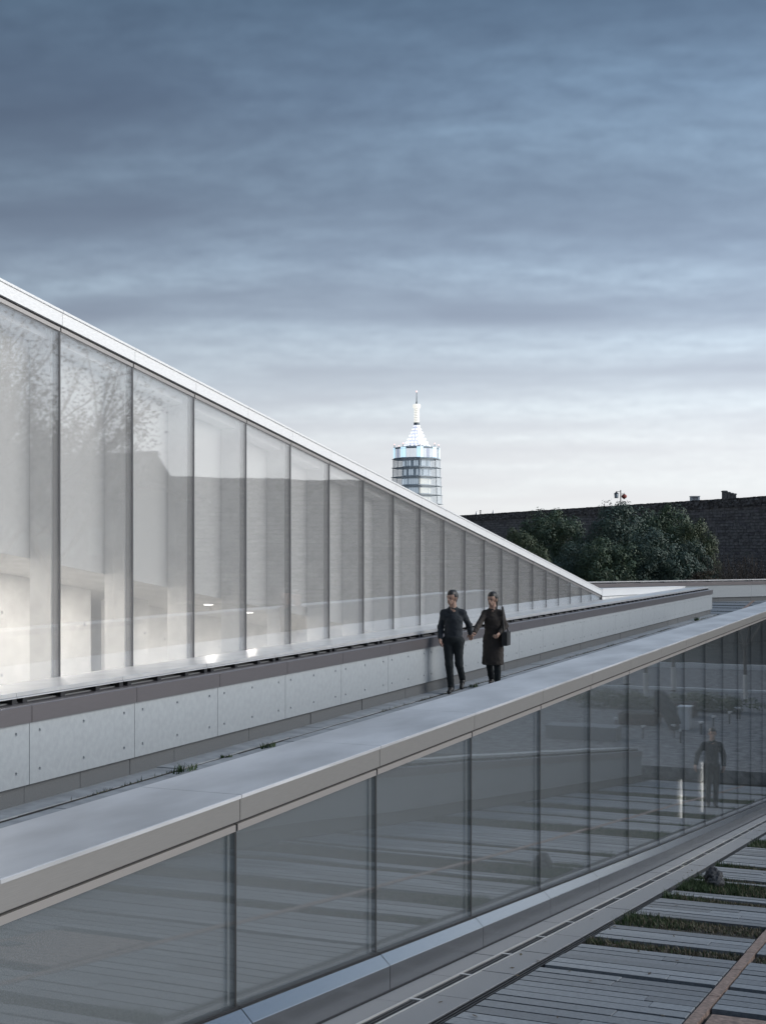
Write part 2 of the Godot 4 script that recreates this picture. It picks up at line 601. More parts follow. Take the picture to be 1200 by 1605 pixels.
# a panel face with conical tie holes sunk into it
func panel_with_holes(p: MB, plugs: Array, a: float, b: float, da: float, db: float, holes: bool) -> void:
	var y0 := 0.185
	var y1 := 0.775
	var L := b - a
	if not holes or L < 1.2:
		p.slab(-0.1, -0.03, y0, y1, a, b, da, db)
		return
	# back and edges
	p.slab(-0.1, -0.05, y0, y1, a, b, da, db)
	var h := 0.034
	var xs := [a]
	for f in [0.085, 0.485, 0.89]:
		xs.append(a + L * f - h)
		xs.append(a + L * f + h)
	xs.append(b)
	var ys := [y0, y0 + 0.125 - h, y0 + 0.125 + h, y1 - 0.095 - h, y1 - 0.095 + h, y1]
	var lift := func(s: float) -> float: return da + (db - da) * (s - a) / L
	var X := -0.03
	for i in xs.size() - 1:
		for j in ys.size() - 1:
			var s0: float = xs[i]
			var s1: float = xs[i + 1]
			var l0: float = lift.call(s0)
			var l1: float = lift.call(s1)
			if i % 2 == 1 and j % 2 == 1:
				var cs := (s0 + s1) / 2.0
				var cy: float = (ys[j] + ys[j + 1]) / 2.0 + (l0 + l1) / 2.0
				var R := 0.019
				var ring := []
				var corner := []
				for k in 16:
					var g := TAU * k / 16.0
					var d := Vector2(cos(g), sin(g))
					ring.append(P(X, cy + d.y * R, cs + d.x * R))
					var e := d / maxf(absf(d.x), absf(d.y)) * h
					corner.append(P(X, cy + e.y + (l1 - l0) / (2 * h) * e.x, cs + e.x))
				var plug := MB.new()
				for k in 16:
					var m := (k + 1) % 16
					p.face(ring[k], ring[m], corner[m], corner[k], Vector3.RIGHT)
					var c := P(X - 0.016, cy, cs)
					var q0: Vector3 = c + (ring[k] - P(X, cy, cs)) * 0.55
					var q1: Vector3 = c + (ring[m] - P(X, cy, cs)) * 0.55
					p.face(ring[k], ring[m], q1, q0, c - ring[k] + Vector3(0.02, 0, 0))
					plug.tri(q0, q1, c, Vector3.RIGHT)
				plugs.append(plug)
			else:
				p.face(P(X, ys[j] + l0, s0), P(X, ys[j] + l1, s1), P(X, ys[j + 1] + l1, s1), P(X, ys[j + 1] + l0, s0), Vector3.RIGHT)
	# rims between the face and the back
	p.face(P(X, y1 + da, a), P(X, y1 + db, b), P(-0.05, y1 + db, b), P(-0.05, y1 + da, a), Vector3.UP)
	p.face(P(X, y0 + da, a), P(X, y0 + db, b), P(-0.05, y0 + db, b), P(-0.05, y0 + da, a), Vector3.DOWN)
	p.face(P(X, y0 + da, a), P(X, y1 + da, a), P(-0.05, y1 + da, a), P(-0.05, y0 + da, a), Vector3.BACK)
	p.face(P(X, y0 + db, b), P(X, y1 + db, b), P(-0.05, y1 + db, b), P(-0.05, y0 + db, b), Vector3.FORWARD)


# ---------------------------------------------------------------- left gallery
func pane(b: MB, x: float, y0a: float, y0b: float, y1a: float, y1b: float, s0: float, s1: float, lites := 2) -> void:   # an insulating unit
	var bow := rng.randf_range(0.0003, 0.0011) * (1.0 if rng.randf() < 0.7 else -1.0)
	var lean := rng.randf_range(-0.0008, 0.0008)
	var yaw := rng.randf_range(-0.0007, 0.0007)
	var nu := 6
	var nv := 8
	for k in lites * 2:
		var f := x - 0.018 * int(k / 2.0) - (0.006 if k % 2 else 0.0)
		var side := 1.0 if k % 2 == 0 else -1.0
		var i0 := b.v.size()
		for i in nu + 1:
			for j in nv + 1:
				var u := float(i) / nu
				var v := float(j) / nv
				var a := u * 2.0 - 1.0
				var c := v * 2.0 - 1.0
				var lo := lerpf(y0a, y0b, u)
				var hi := lerpf(y1a, y1b, u)
				b.v.append(P(f + bow * (1.0 - a * a) * (1.0 - c * c) + lean * c + yaw * a, lerpf(lo, hi, v), lerpf(s0, s1, u)))
				var ds := (bow * -2.0 * a * (1.0 - c * c) + yaw) * 2.0 / (s1 - s0)
				var dv := (bow * -2.0 * c * (1.0 - a * a) + lean) * 2.0 / maxf(hi - lo, 0.05)
				b.n.append(Vector3(1.0, -dv, ds).normalized() * side)
		for i in nu:
			for j in nv:
				var p := i0 + i * (nv + 1) + j
				var q := p + nv + 1
				if side > 0.0:
					b.t.append_array([p, p + 1, q + 1, p, q + 1, q])
				else:
					b.t.append_array([p, q + 1, p + 1, p, q, q + 1])
	for k in lites:
		var f := x - 0.018 * k
		var r := f - 0.006
		b.face(P(f, y0a, s0), P(f, y0b, s1), P(r, y0b, s1), P(r, y0a, s0), Vector3.DOWN)
		b.face(P(f, y1a, s0), P(f, y1b, s1), P(r, y1b, s1), P(r, y1a, s0), Vector3.UP)
		b.face(P(f, y0a, s0), P(f, y1a, s0), P(r, y1a, s0), P(r, y0a, s0), Vector3.BACK)
		b.face(P(f, y0b, s1), P(f, y1b, s1), P(r, y1b, s1), P(r, y0b, s1), Vector3.FORWARD)


func ceil_y(s: float) -> float:
	return 2.38 - 0.1343 * (s - 12.0)


func left_gallery() -> void:
	var o := thing("glass_gallery", P(-9.05, 0, 8.0), "long glass gallery with a white coping that slopes down to a corner beside the walkway", "building")
	var J := [8.1, 9.58, 11.06, 12.54, 14.02, 15.49, 16.95, 18.38, 19.8, 21.22, 22.61, 23.98, 25.33, 26.64, 27.94, 29.23, 30.52, 31.78, 33.01, 34.23, 35.45, 36.67, 37.82, 39.03]
	var sy := 0.984
	var g := 0.003
	var copings := []
	var rails := []
	var panes := []
	var bars := []
	var fins := []
	var blinds := []
	for k in J.size() - 1:
		var a: float = J[k]
		var b: float = J[k + 1]
		var ya := roof_y(a)
		var yb := roof_y(b)
		var c := MB.new()
		c.ext(PackedVector2Array([Vector2(-9.5, -0.03), Vector2(-9.004, -0.03), Vector2(-9.0, -0.027), Vector2(-9.0, -0.003), Vector2(-9.003, 0.0), Vector2(-9.5, 0.0)]), a + g, b - g, ya, yb)
		c.slab(-9.06, -9.014, -0.168, -0.0305, a + g, b - g, ya, yb)
		copings.append(c)
		var r := MB.new()
		r.slab(-9.10, -9.036, -0.235, -0.192, a + 0.012, b - 0.012, ya, yb)
		rails.append(r)
		var p := MB.new()
		var top_a := maxf(ya - 0.235, sy + 0.004)
		var top_b := maxf(yb - 0.235, sy + 0.002)
		pane(p, -9.05, sy, sy, top_a, top_b, a + 0.008, b - 0.008, 3)
		panes.append(p)
		var bl := MB.new()
		bl.ext(PackedVector2Array([Vector2(-10.0, 0), Vector2(-9.95, 0), Vector2(-9.95, 0.001), Vector2(-10.0, 0.001)]), a, b, 0, 0)
		bl = MB.new()
		var e0 := ceil_y(a)
		var e1 := ceil_y(b)
		for xx in [[-9.44, Vector3.RIGHT], [-9.50, Vector3.LEFT]]:
			bl.face(P(xx[0], e0, a + 0.002), P(xx[0], e1, b - 0.002), P(xx[0], yb - 0.15, b - 0.002), P(xx[0], ya - 0.15, a + 0.002), xx[1])
		bl.face(P(-9.44, e0, a + 0.002), P(-9.44, e1, b - 0.002), P(-9.50, e1, b - 0.002), P(-9.50, e0, a + 0.002), Vector3.DOWN)
		blinds.append(bl)
	for k in J.size():
		var a: float = J[k]
		var top := maxf(roof_y(a) - 0.17, sy + 0.02)
		var b := MB.new()
		b.box(P(-9.14, sy - 0.01, a - 0.011), P(-9.046, top, a + 0.011))
		bars.append(b)
		var f := MB.new()
		f.box(P(-9.43, minf(sy - 0.2, ceil_y(a) - 2.4), a - 0.035), P(-9.142, top, a + 0.035))
		fins.append(f)
	many("coping_panel", copings, M["white_panel"], o)
	many("head_rail", rails, M["rail"], o)
	many("glass_pane", panes, M["glass_left"], o)
	many("mullion", bars, M["mullion"], o)
	many("fin", fins, M["fin"], o)
	many("bulkhead_panel", blinds, M["blind"], o)
	# gutter behind the coping, roof, ends
	var b := MB.new()
	b.slab(-9.2, -9.062, -0.19, -0.031, 8.1, 39.03, roof_y(8.1), roof_y(39.03))
	obj("gutter", b, M["black"], o)
	b = MB.new()
	b.slab(-15.0, -9.2, -0.32, -0.035, 8.0, 39.1, roof_y(8.0), roof_y(39.1))
	obj("roof", b, M["white_panel"], o)
	b = MB.new()
	b.slab(-14.6, -9.502, 0.0, 0.12, 8.1, 39.0, ceil_y(8.1), ceil_y(39.0))
	obj("ceiling", b, M["plaster"], o)
	b = MB.new()
	b.slab(-15.0, -9.15, -0.1, 0.0, 8.0, 39.1, ceil_y(8.0) - 2.45, ceil_y(39.1) - 2.45)
	obj("floor", b, M["floor"], o)
	b = MB.new()
	b.ext(PackedVector2Array([Vector2(-15.0, -6), Vector2(-14.6, -6), Vector2(-14.6, 5.4), Vector2(-15.0, 5.4)]), 8.0, 9.0, 0, 0)
	b = MB.new()
	b.face(P(-14.6, ceil_y(8) - 2.5, 8), P(-14.6, ceil_y(39) - 2.5, 39), P(-14.6, roof_y(39) - 0.3, 39), P(-14.6, roof_y(8) - 0.3, 8), Vector3.RIGHT)
	b.face(P(-15.0, ceil_y(8) - 2.5, 8), P(-15.0, ceil_y(39) - 2.5, 39), P(-15.0, roof_y(39) - 0.3, 39), P(-15.0, roof_y(8) - 0.3, 8), Vector3.LEFT)
	obj("back_wall", b, M["plaster"], o)
	b = MB.new()
	b.box(P(-15.0, -4, 7.9), P(-9.06, roof_y(8.0) - 0.04, 8.09))
	obj("end_wall", b, M["plaster"], o)
	b = MB.new()
	b.box(P(-15.0, -4, 39.06), P(-9.3, roof_y(39.1) - 0.04, 39.3))
	obj("end_wall", b, M["plaster"], o)
	b = MB.new()
	b.box(P(-9.3, -4, 8.0), P(-9.16, sy - 0.03, 39.1))
	obj("upstand", b, M["plaster"], o)
	# concrete wall blocks under the ceiling, with tie holes
	for e in [[8.1, 15.9, -10.95], [16.85, 17.4, -10.95], [17.41, 39.0, -11.5]]:
		b = MB.new()
		b.slab(e[2] - 0.3, e[2], -2.45, -0.0, e[0], e[1], ceil_y(e[0]), ceil_y(e[1]))
		var w := obj("concrete_wall", b, M["plaster"], o)
		var holes := []
		var s: float = e[0] + 0.45
		while s < minf(e[1], 24.0):
			for hy in [-0.5, -1.3]:
				var hb := MB.new()
				hb.lathe(Vector3.ZERO, PackedVector2Array([Vector2(0.024, 0), Vector2(0.019, 0.004), Vector2(0.0, 0.002)]), 10)
				for q in hb.v.size():
					var v := hb.v[q]
					hb.v[q] = P(e[2] + v.y, ceil_y(s) + hy + v.x, s + v.z)
					var nn := hb.n[q]
					hb.n[q] = Vector3(nn.y, nn.x, -nn.z)
				holes.append(hb)
			s += 0.9
		if holes.size():
			many("tie_hole", holes, M["hole"], w)
	# sprinkler heads and downlights
	for s in [12.55, 15.9, 18.4]:
		b = MB.new()
		b.bar(P(-10.45, ceil_y(s) - 0.005, s), P(-10.45, ceil_y(s) - 0.05, s), 0.012, 0.012)
		b.bar(P(-10.45, ceil_y(s) - 0.05, s), P(-10.45, ceil_y(s) - 0.056, s), 0.035, 0.035)
		obj("sprinkler", b, M["rail"], o)
	for e in [[9.0, -10.1], [10.2, -10.1], [11.4, -10.1], [12.6, -10.1], [13.8, -10.1], [15.2, -10.1], [16.4, -12.4], [17.9, -10.2], [19.2, -10.2], [20.5, -10.2], [21.8, -10.2], [23.1, -10.2], [25.5, -10.2]]:  # row filled in with extra downlights, added to light the wall evenly
		var s: float = e[0]
		var lx: float = e[1]
		b = MB.new()
		b.bar(P(lx, ceil_y(s) - 0.001, s), P(lx, ceil_y(s) - 0.012, s), 0.07, 0.07, 20)
		obj("downlight", b, M["lamp_face"], o)
		var l := AreaLight3D.new()
		l.name = "downlight_glow_%d" % int(s * 10)
		l.area_size = Vector2(0.12, 0.12)
		l.light_color = Color(1.0, 0.97, 0.93)
		l.light_energy = 1.7
		l.area_range = 12
		l.area_attenuation = 2
		l.shadow_enabled = true
		add_child(l)
		l.position = P(lx, ceil_y(s) - 0.03, s)
		l.rotation.x = -PI / 2
	# past the corner the coping runs on almost level over a low wall
	b = MB.new()
	b.slab(-9.06, -9.012, -0.2, 0.0, 39.06, 53.4, 1.29, 1.03)
	b.slab(-9.5, -9.0, -0.035, 0.004, 39.06, 53.4, 1.31, 1.05)
	obj("low_coping", b, M["white_panel"], o)
	b = MB.new()
	b.slab(-9.2, -9.03, -2.0, -0.22, 39.06, 53.4, 1.29, 1.03)
	obj("low_wall", b, M["plaster"], o)
	b = MB.new()
	b.box(P(-9.08, 0.9, 39.03), P(-9.012, 1.12, 39.058))
	obj("corner_post", b, M["mullion"], o)


# ---------------------------------------------------------------- right gallery: the glazed side of the ramp under a broad metal ledge
func squash(v: PackedVector3Array, top: float, from: float) -> PackedVector3Array:   # the lower strip of a dim panel ends under the upper one
	for q in v.size():
		if v[q].y < top + 0.9 and v[q].y > top and -v[q].z > from - 0.01:
			v[q].y = top
	return v


func right_gallery() -> void:
	var o := thing("glazed_ledge", P(-3.43, 0, 1.0), "broad metal ledge in the foreground above a row of dark glass panes along the ramp", "building")
	var J := []
	for k in range(-3, 20):
		J.append(6.32 + 2.0 * k - (0.05 if k in [1, 2] else 0.0))
	var caps := []
	var lips := []
	var faces := []
	var rails := []
	var panes := []
	var bars := []
	var kicks := []
	var foots := []
	var fins := []
	var g := 0.004
	for k in J.size() - 1:
		var a: float = J[k]
		var b: float = J[k + 1]
		var ya := sill_y(a)
		var yb := sill_y(b)
		var c := MB.new()
		c.ext(PackedVector2Array([Vector2(-4.03, 1.0), Vector2(-4.03, 1.087), Vector2(-4.027, 1.09), Vector2(-3.404, 1.09), Vector2(-3.40, 1.0865), Vector2(-3.40, 1.07), Vector2(-3.42, 1.07), Vector2(-4.0, 1.05), Vector2(-4.0, 1.0)]), a + g * 0.7, b - g * 0.7)
		caps.append(c)
		var f := MB.new()
		f.ext(PackedVector2Array([Vector2(-3.44, 0.952), Vector2(-3.414, 0.95), Vector2(-3.41, 0.953), Vector2(-3.41, 1.0675), Vector2(-3.44, 1.0675)]), a + g, b - g)
		faces.append(f)
		var r := MB.new()
		r.slab(-3.49, -3.43, 0.893, 0.930, a + 0.012, b - 0.012)
		rails.append(r)
		var p := MB.new()
		pane(p, -3.436, ya + 0.012, yb + 0.012, 0.893, 0.893, a + 0.009, b - 0.009)
		panes.append(p)
		var kk := MB.new()
		kk.ext(PackedVector2Array([Vector2(-3.425, -0.0), Vector2(-3.402, 0.0), Vector2(-3.339, -0.063), Vector2(-3.336, -0.067), Vector2(-3.336, -0.225), Vector2(-3.38, -0.225), Vector2(-3.425, -0.1)]), a + g, b - g, ya, yb)
		kicks.append(kk)
		var ft := MB.new()
		ft.slab(-3.47, -3.415, 0.001, 0.0125, a + 0.002, b - 0.002, ya, yb)
		ft.slab(-3.45, -3.345, -0.232, -0.105, a, b, ya, yb)
		ft.slab(-3.345, -3.33, -0.2355, -0.2265, a, b, ya, yb)
		foots.append(ft)
	for k in J.size():
		var a: float = J[k]
		var m := MB.new()
		m.box(P(-3.468, sill_y(a) + 0.001, a - 0.0085), P(-3.4365, 0.928, a + 0.0085))
		bars.append(m)
		var f := MB.new()
		f.box(P(-3.70, sill_y(a) - 0.6, a - 0.03), P(-3.53, 0.93, a + 0.03))
		fins.append(f)
	many("cap_panel", caps, M["cap"], o)
	many("fascia_panel", faces, M["steel"], o)
	many("head_rail", rails, M["rail"], o)
	many("glass_pane", panes, M["glass_right"], o)
	many("mullion", bars, M["black"], o)
	many("kick_panel", kicks, M["kick"], o)
	many("foot_trim", foots, M["dark_metal"], o)
	many("fin", fins, M["plaster"], o)
	var b := MB.new()
	b.slab(-3.6, -3.442, 0.931, 1.0, J[0], J[-1])
	b.slab(-4.0, -3.47, 1.0, 1.06, J[0], J[-1])
	obj("head_gap", b, M["black"], o)
	b = MB.new()
	b.box(P(-4.0, -1.0, J[0]), P(-3.86, 0.998, J[-1]))
	obj("bulkhead", b, M["plaster"], o)
	var screens := []  # dark panels added behind the panes; their tone stands in for a dim interior
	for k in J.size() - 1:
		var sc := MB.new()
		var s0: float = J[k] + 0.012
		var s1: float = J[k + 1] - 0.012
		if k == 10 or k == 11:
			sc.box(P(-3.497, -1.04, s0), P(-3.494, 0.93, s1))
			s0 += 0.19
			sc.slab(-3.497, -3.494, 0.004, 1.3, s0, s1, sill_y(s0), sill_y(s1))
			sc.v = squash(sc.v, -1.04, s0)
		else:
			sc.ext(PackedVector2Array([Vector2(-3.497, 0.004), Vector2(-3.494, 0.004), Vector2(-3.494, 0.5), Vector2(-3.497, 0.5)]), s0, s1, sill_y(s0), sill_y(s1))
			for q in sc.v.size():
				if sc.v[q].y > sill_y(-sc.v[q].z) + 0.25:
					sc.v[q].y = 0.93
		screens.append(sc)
	many("dim_interior_panel", screens, M["plinth"], o)
	b = MB.new()
	b.box(P(-8.0, -1.1, 12.0), P(-4.12, -1.0, J[-1]))
	obj("ceiling", b, M["plaster"], o)
	b = MB.new()
	b.box(P(-8.1, -6.0, J[0]), P(-7.95, -1.0, J[-1]))
	obj("back_wall", b, M["plaster"], o)
	b = MB.new()
	b.slab(-8.0, -3.45, -0.8, -0.6, J[0], J[-1], sill_y(J[0]), sill_y(44.0))
	obj("floor", b, M["floor"], o)
	b = MB.new()
	b.box(P(-8.0, -6.0, J[-1] + 0.02), P(-3.45, -0.55, J[-1] + 0.15))
	obj("end_wall", b, M["plaster"], o)
	b = MB.new()
	b.box(P(-4.0, -3.0, J[0] - 0.1), P(-3.45, 0.99, J[0] - 0.02))
	obj("end_wall", b, M["plaster"], o)
	# tube lamps under the low ceiling at the far end
	# upright tube lamps beside two of the far mullions
	for e in [[J[10], -1.05, -1.62], [J[11], -1.08, -1.88]]:
		b = MB.new()
		b.bar(P(-3.535, e[2], e[0] + 0.095), P(-3.535, e[1], e[0] + 0.095), 0.065, 0.065, 12)
		obj("tube_lamp", b, M["tube_face"], o)
		var l := OmniLight3D.new()
		l.name = "tube_glow"
		l.light_color = Color(1.0, 0.98, 0.9)
		l.light_energy = 0.16
		l.light_size = 0.05
		l.omni_range = 8
		l.omni_attenuation = 2
		l.shadow_enabled = true
		add_child(l, true)
		l.position = P(-3.474, (float(e[1]) + float(e[2])) / 2.0, e[0] + 0.085)


# ---------------------------------------------------------------- ramp
func ramp() -> void:
	var o := Node3D.new()
	o.name = "ramp"
	add_child(o)
	org[o] = Vector3.ZERO
	tag(o, "", "", "", "structure")
	var bed := MB.new()
	var kerbs := []
	var edges := []
	var margins := []
	for k in range(-6, 44):
		var a := float(k)
		var b := a + 1.0
		var ya := ramp_y(a)
		var yb := ramp_y(b)
		bed.slab(-3.5, 1.7, -0.4, -0.034, a, b, ya, yb)
		if a < 0:
			continue
		var m := MB.new()
		m.slab(-3.329, -3.158, -0.04, rng.randf_range(-0.002, 0.001), a + 0.003, b - 0.003, ya, yb)
		margins.append(m)
		var c := MB.new()
		c.ext(PackedVector2Array([Vector2(-3.045, -0.04), Vector2(-2.803, -0.04), Vector2(-2.803, -0.003), Vector2(-2.806, 0), Vector2(-3.042, 0), Vector2(-3.045, -0.003)]), a + 0.353, b + 0.347, ramp_y(a + 0.35) + rng.randf_range(-0.002, 0.002), ramp_y(b + 0.35))
		kerbs.append(c)
		for x in [[-2.798, -2.79], [-2.774, -2.764], [-2.748, -2.738]]:
			var e := MB.new()
			e.slab(x[0], x[1], -0.04, -0.004, a, b, ya, yb)
			edges.append(e)
	obj("bed", bed, M["soil"], o)
	many("margin_stone", margins, M["granite"], o)
	many("kerb_stone", kerbs, M["granite"], o)
	many("edging_bar", edges, M["dark_metal"], o)
	# the strip of rose stone and the square slab beside it
	var strips := []
	var s := 2.0
	while s < 43.0:
		var L := rng.randf_range(0.9, 1.5)
		var e := MB.new()
		e.slab(-1.44 + rng.randf_range(-0.003, 0.003), -1.362, -0.04, 0.002, s + 0.004, s + L - 0.004, ramp_y(s), ramp_y(s + L))
		strips.append(e)
		s += L
	many("border_stone", strips, M["rose_stone"], o)
	var sq := MB.new()
	sq.slab(-1.32, -0.42, -0.04, 0.0, 7.62, 8.86, ramp_y(7.62), ramp_y(8.86))
	obj("rose_slab", sq, M["rose_stone"], o)
	var lid := MB.new()
	lid.slab(-0.66, -0.52, 0.0, 0.006, 8.02, 8.2, ramp_y(8.02), ramp_y(8.2))
	obj("floor_plate", lid, M["dark_metal"], o)
	# stone planks laid across, with bands of grass between
	var bands := [[5.0, 5.35], [6.55, 6.8], [9.86, 9.87], [11.18, 11.46], [12.28, 12.42], [12.56, 13.12], [14.66, 14.94], [15.55, 16.55], [16.84, 17.04], [18.55, 18.82], [21.9, 23.25], [25.0, 25.35], [27.3, 28.6], [31.0, 31.4], [33.5, 35.0], [38.0, 38.5]]
	var near := []
	var rest := [MB.new(), MB.new(), MB.new(), MB.new()]
	s = 1.6
	while s < 43.0:
		var w := rng.randf_range(0.155, 0.19)
		var skip := false
		for b in bands:
			if s + w > b[0] and s < b[1]:
				s = b[1] + 0.012
				skip = true
				break
		if skip:
			continue
		for b in bands:
			if s < b[0] and s + w + 0.1 > b[0]:
				w = b[0] - 0.012 - s
		if w > 0.05:
			for side in 2:
				var x := -2.725 if side == 0 else -1.352
				var end := -1.452 if side == 0 else 1.42
				if side == 1 and s > 7.4 and s < 8.9:
					x = -0.40
				while x < end - 0.02:
					var L := minf(rng.randf_range(0.5, 1.6), end - x)
					if end - x - L < 0.25:
						L = end - x
					var m := MB.new()
					var top := rng.randf_range(-0.004, 0.003)
					m.ext(PackedVector2Array([Vector2(x + 0.002, -0.05), Vector2(x + L - 0.002, -0.05), Vector2(x + L - 0.002, top - 0.003), Vector2(x + L - 0.005, top), Vector2(x + 0.005, top), Vector2(x + 0.002, top - 0.003)]), s, s + w, ramp_y(s), ramp_y(s + w))
					var t := rng.randi() % 4
					if s > 8.3 and s < 24.0 and x < -0.9 and near.size() < 290:
						near.append([m, t])
					else:
						rest[t].add(m)
					x += L
		s += w + rng.randf_range(0.018, 0.03)
	for t in 4:
		var list := []
		for e in near:
			if e[1] == t:
				list.append(e[0])
		many("plank", list, M["plank%d" % t], o)
		obj("plank_field", rest[t], M["plank%d" % t], o, "", "stuff")
	# grass in the bands
	var places := []
	for b in bands:
		if b[1] - b[0] < 0.05:
			continue
		var area: float = (b[1] - b[0]) * 4.1
		var count := int(area * (3200.0 if b[0] < 20.0 else 1400.0))
		for k in count:
			var x := rng.randf_range(-2.73, 1.4)
			if x > -1.46 and x < -1.34:
				continue
			var sp := rng.randf_range(b[0] + 0.01, b[1] - 0.01)
			var lush: float = clampf(1.0 - (x + 2.73) / 0.75, 0.0, 1.0)
			if b[0] > 15.5 and b[0] < 16.0:
				lush = clampf(1.3 - (x + 2.73) / 1.0, 0.0, 1.0)
			if b[0] > 21.0:
				lush = maxf(lush, 0.6)
			if b[0] > 11.0 and b[0] < 12.0:
				lush = maxf(lush * 0.4, 0.15)
			places.append([x, ramp_y(sp) - 0.035, sp, lush])
	# a few fallen leaves
	var lv := MB.new()
	lv.tinted = true
	for k in 170:
		var sp := 5.0 + 28.0 * rng.randf()
		var x := -3.0 + 3.0 * pow(rng.randf(), 1.6)
		var a := rng.randf() * TAU
		var c := P(x, ramp_y(sp) + 0.008, sp)
		var uu := Vector3(cos(a), rng.randf_range(-0.15, 0.2), sin(a)) * rng.randf_range(0.012, 0.028)
		var ww := Vector3(-sin(a), rng.randf_range(-0.2, 0.2), cos(a)) * rng.randf_range(0.007, 0.014)
		var q := rng.randf_range(0.6, 1.4)
		lv.tint = Color(2.2 * q, 1.6 * q, 1.1 * q)
		lv.face(c - uu, c - ww, c + uu, c + ww, Vector3.UP)
	tag(obj("fallen_leaves", lv, M["dry_leaf"]), "scattered small withered leaves on the kerb and planks of the ramp", "leaves", "", "stuff")
	blades("grass", places, "short grass growing in the bands between the stone planks of the ramp")


func blades(called: String, places: Array, label: String, tall := 1.0) -> MultiMeshInstance3D:
	var b := MB.new()
	b.tri(Vector3(-0.004, 0, 0), Vector3(0.004, 0, 0), Vector3(0.003, 0.5, 0.05), Vector3.BACK)
	b.tri(Vector3(-0.004, 0, 0), Vector3(0.003, 0.5, 0.05), Vector3(-0.003, 0.5, 0.05), Vector3.BACK)
	b.tri(Vector3(-0.003, 0.5, 0.05), Vector3(0.003, 0.5, 0.05), Vector3(0, 1.0, 0.28), Vector3.BACK)
	var m := b.mesh(Vector3.ZERO)
	m.surface_set_material(0, M["grass"])
	var mm := MultiMesh.new()
	mm.transform_format = MultiMesh.TRANSFORM_3D
	mm.use_colors = true
	mm.mesh = m
	mm.instance_count = places.size()
	for k in places.size():
		var p = places[k]
		var lush: float = p[3]
		var green := rng.randf() < 0.25 + 0.75 * lush
		var h := rng.randf_range(0.02, 0.042) * tall + lush * rng.randf_range(0.01, 0.09) * tall
		var bs := Basis(Vector3.UP, rng.randf() * TAU) * Basis(Vector3.RIGHT, rng.randf_range(-0.2, 0.7))
		mm.set_instance_transform(k, Transform3D(bs.scaled_local(Vector3(1.0, h, h * 1.2)), P(p[0], p[1], p[2])))
		var q := rng.randf_range(0.7, 1.25)
		mm.set_instance_color(k, Color(0.035 * q, 0.075 * q, 0.022 * q) if green else Color(0.17 * q, 0.145 * q, 0.10 * q))
	var o := MultiMeshInstance3D.new()
	o.multimesh = mm
	o.name = numbered(called)
	add_child(o)
	tag(o, label, "grass", "", "stuff")
	return o


func drain() -> void:
	var o := thing("drain_channel", P(-3.1, ramp_y(2.0), 2.0), "narrow slotted drain channel between the kerb stones at the foot of the glass", "drain")
	var grates := []
	var frames := []
	for k in range(0, 43):
		var a := k + 0.18
		var b := a + 1.0
		var ya := ramp_y(a)
		var yb := ramp_y(b)
		var f := MB.new()
		f.slab(-3.155, -3.146, -0.05, 0.002, a, b, ya, yb)
		f.slab(-3.056, -3.048, -0.05, 0.004, a, b, ya, yb)
		f.slab(-3.146, -3.056, -0.02, -0.002, a + 0.96, b, ramp_y(a + 0.96), yb)
		frames.append(f)
		var g := MB.new()
		for q in 3:
			var x := -3.140 + 0.028 * q
			g.slab(x, x + 0.017, -0.03, -0.007, a + 0.005, a + 0.955, ya, ramp_y(a + 0.955))
		grates.append(g)
	many("frame", frames, M["sill"], o)
	many("grate", grates, M["dark_metal"], o)


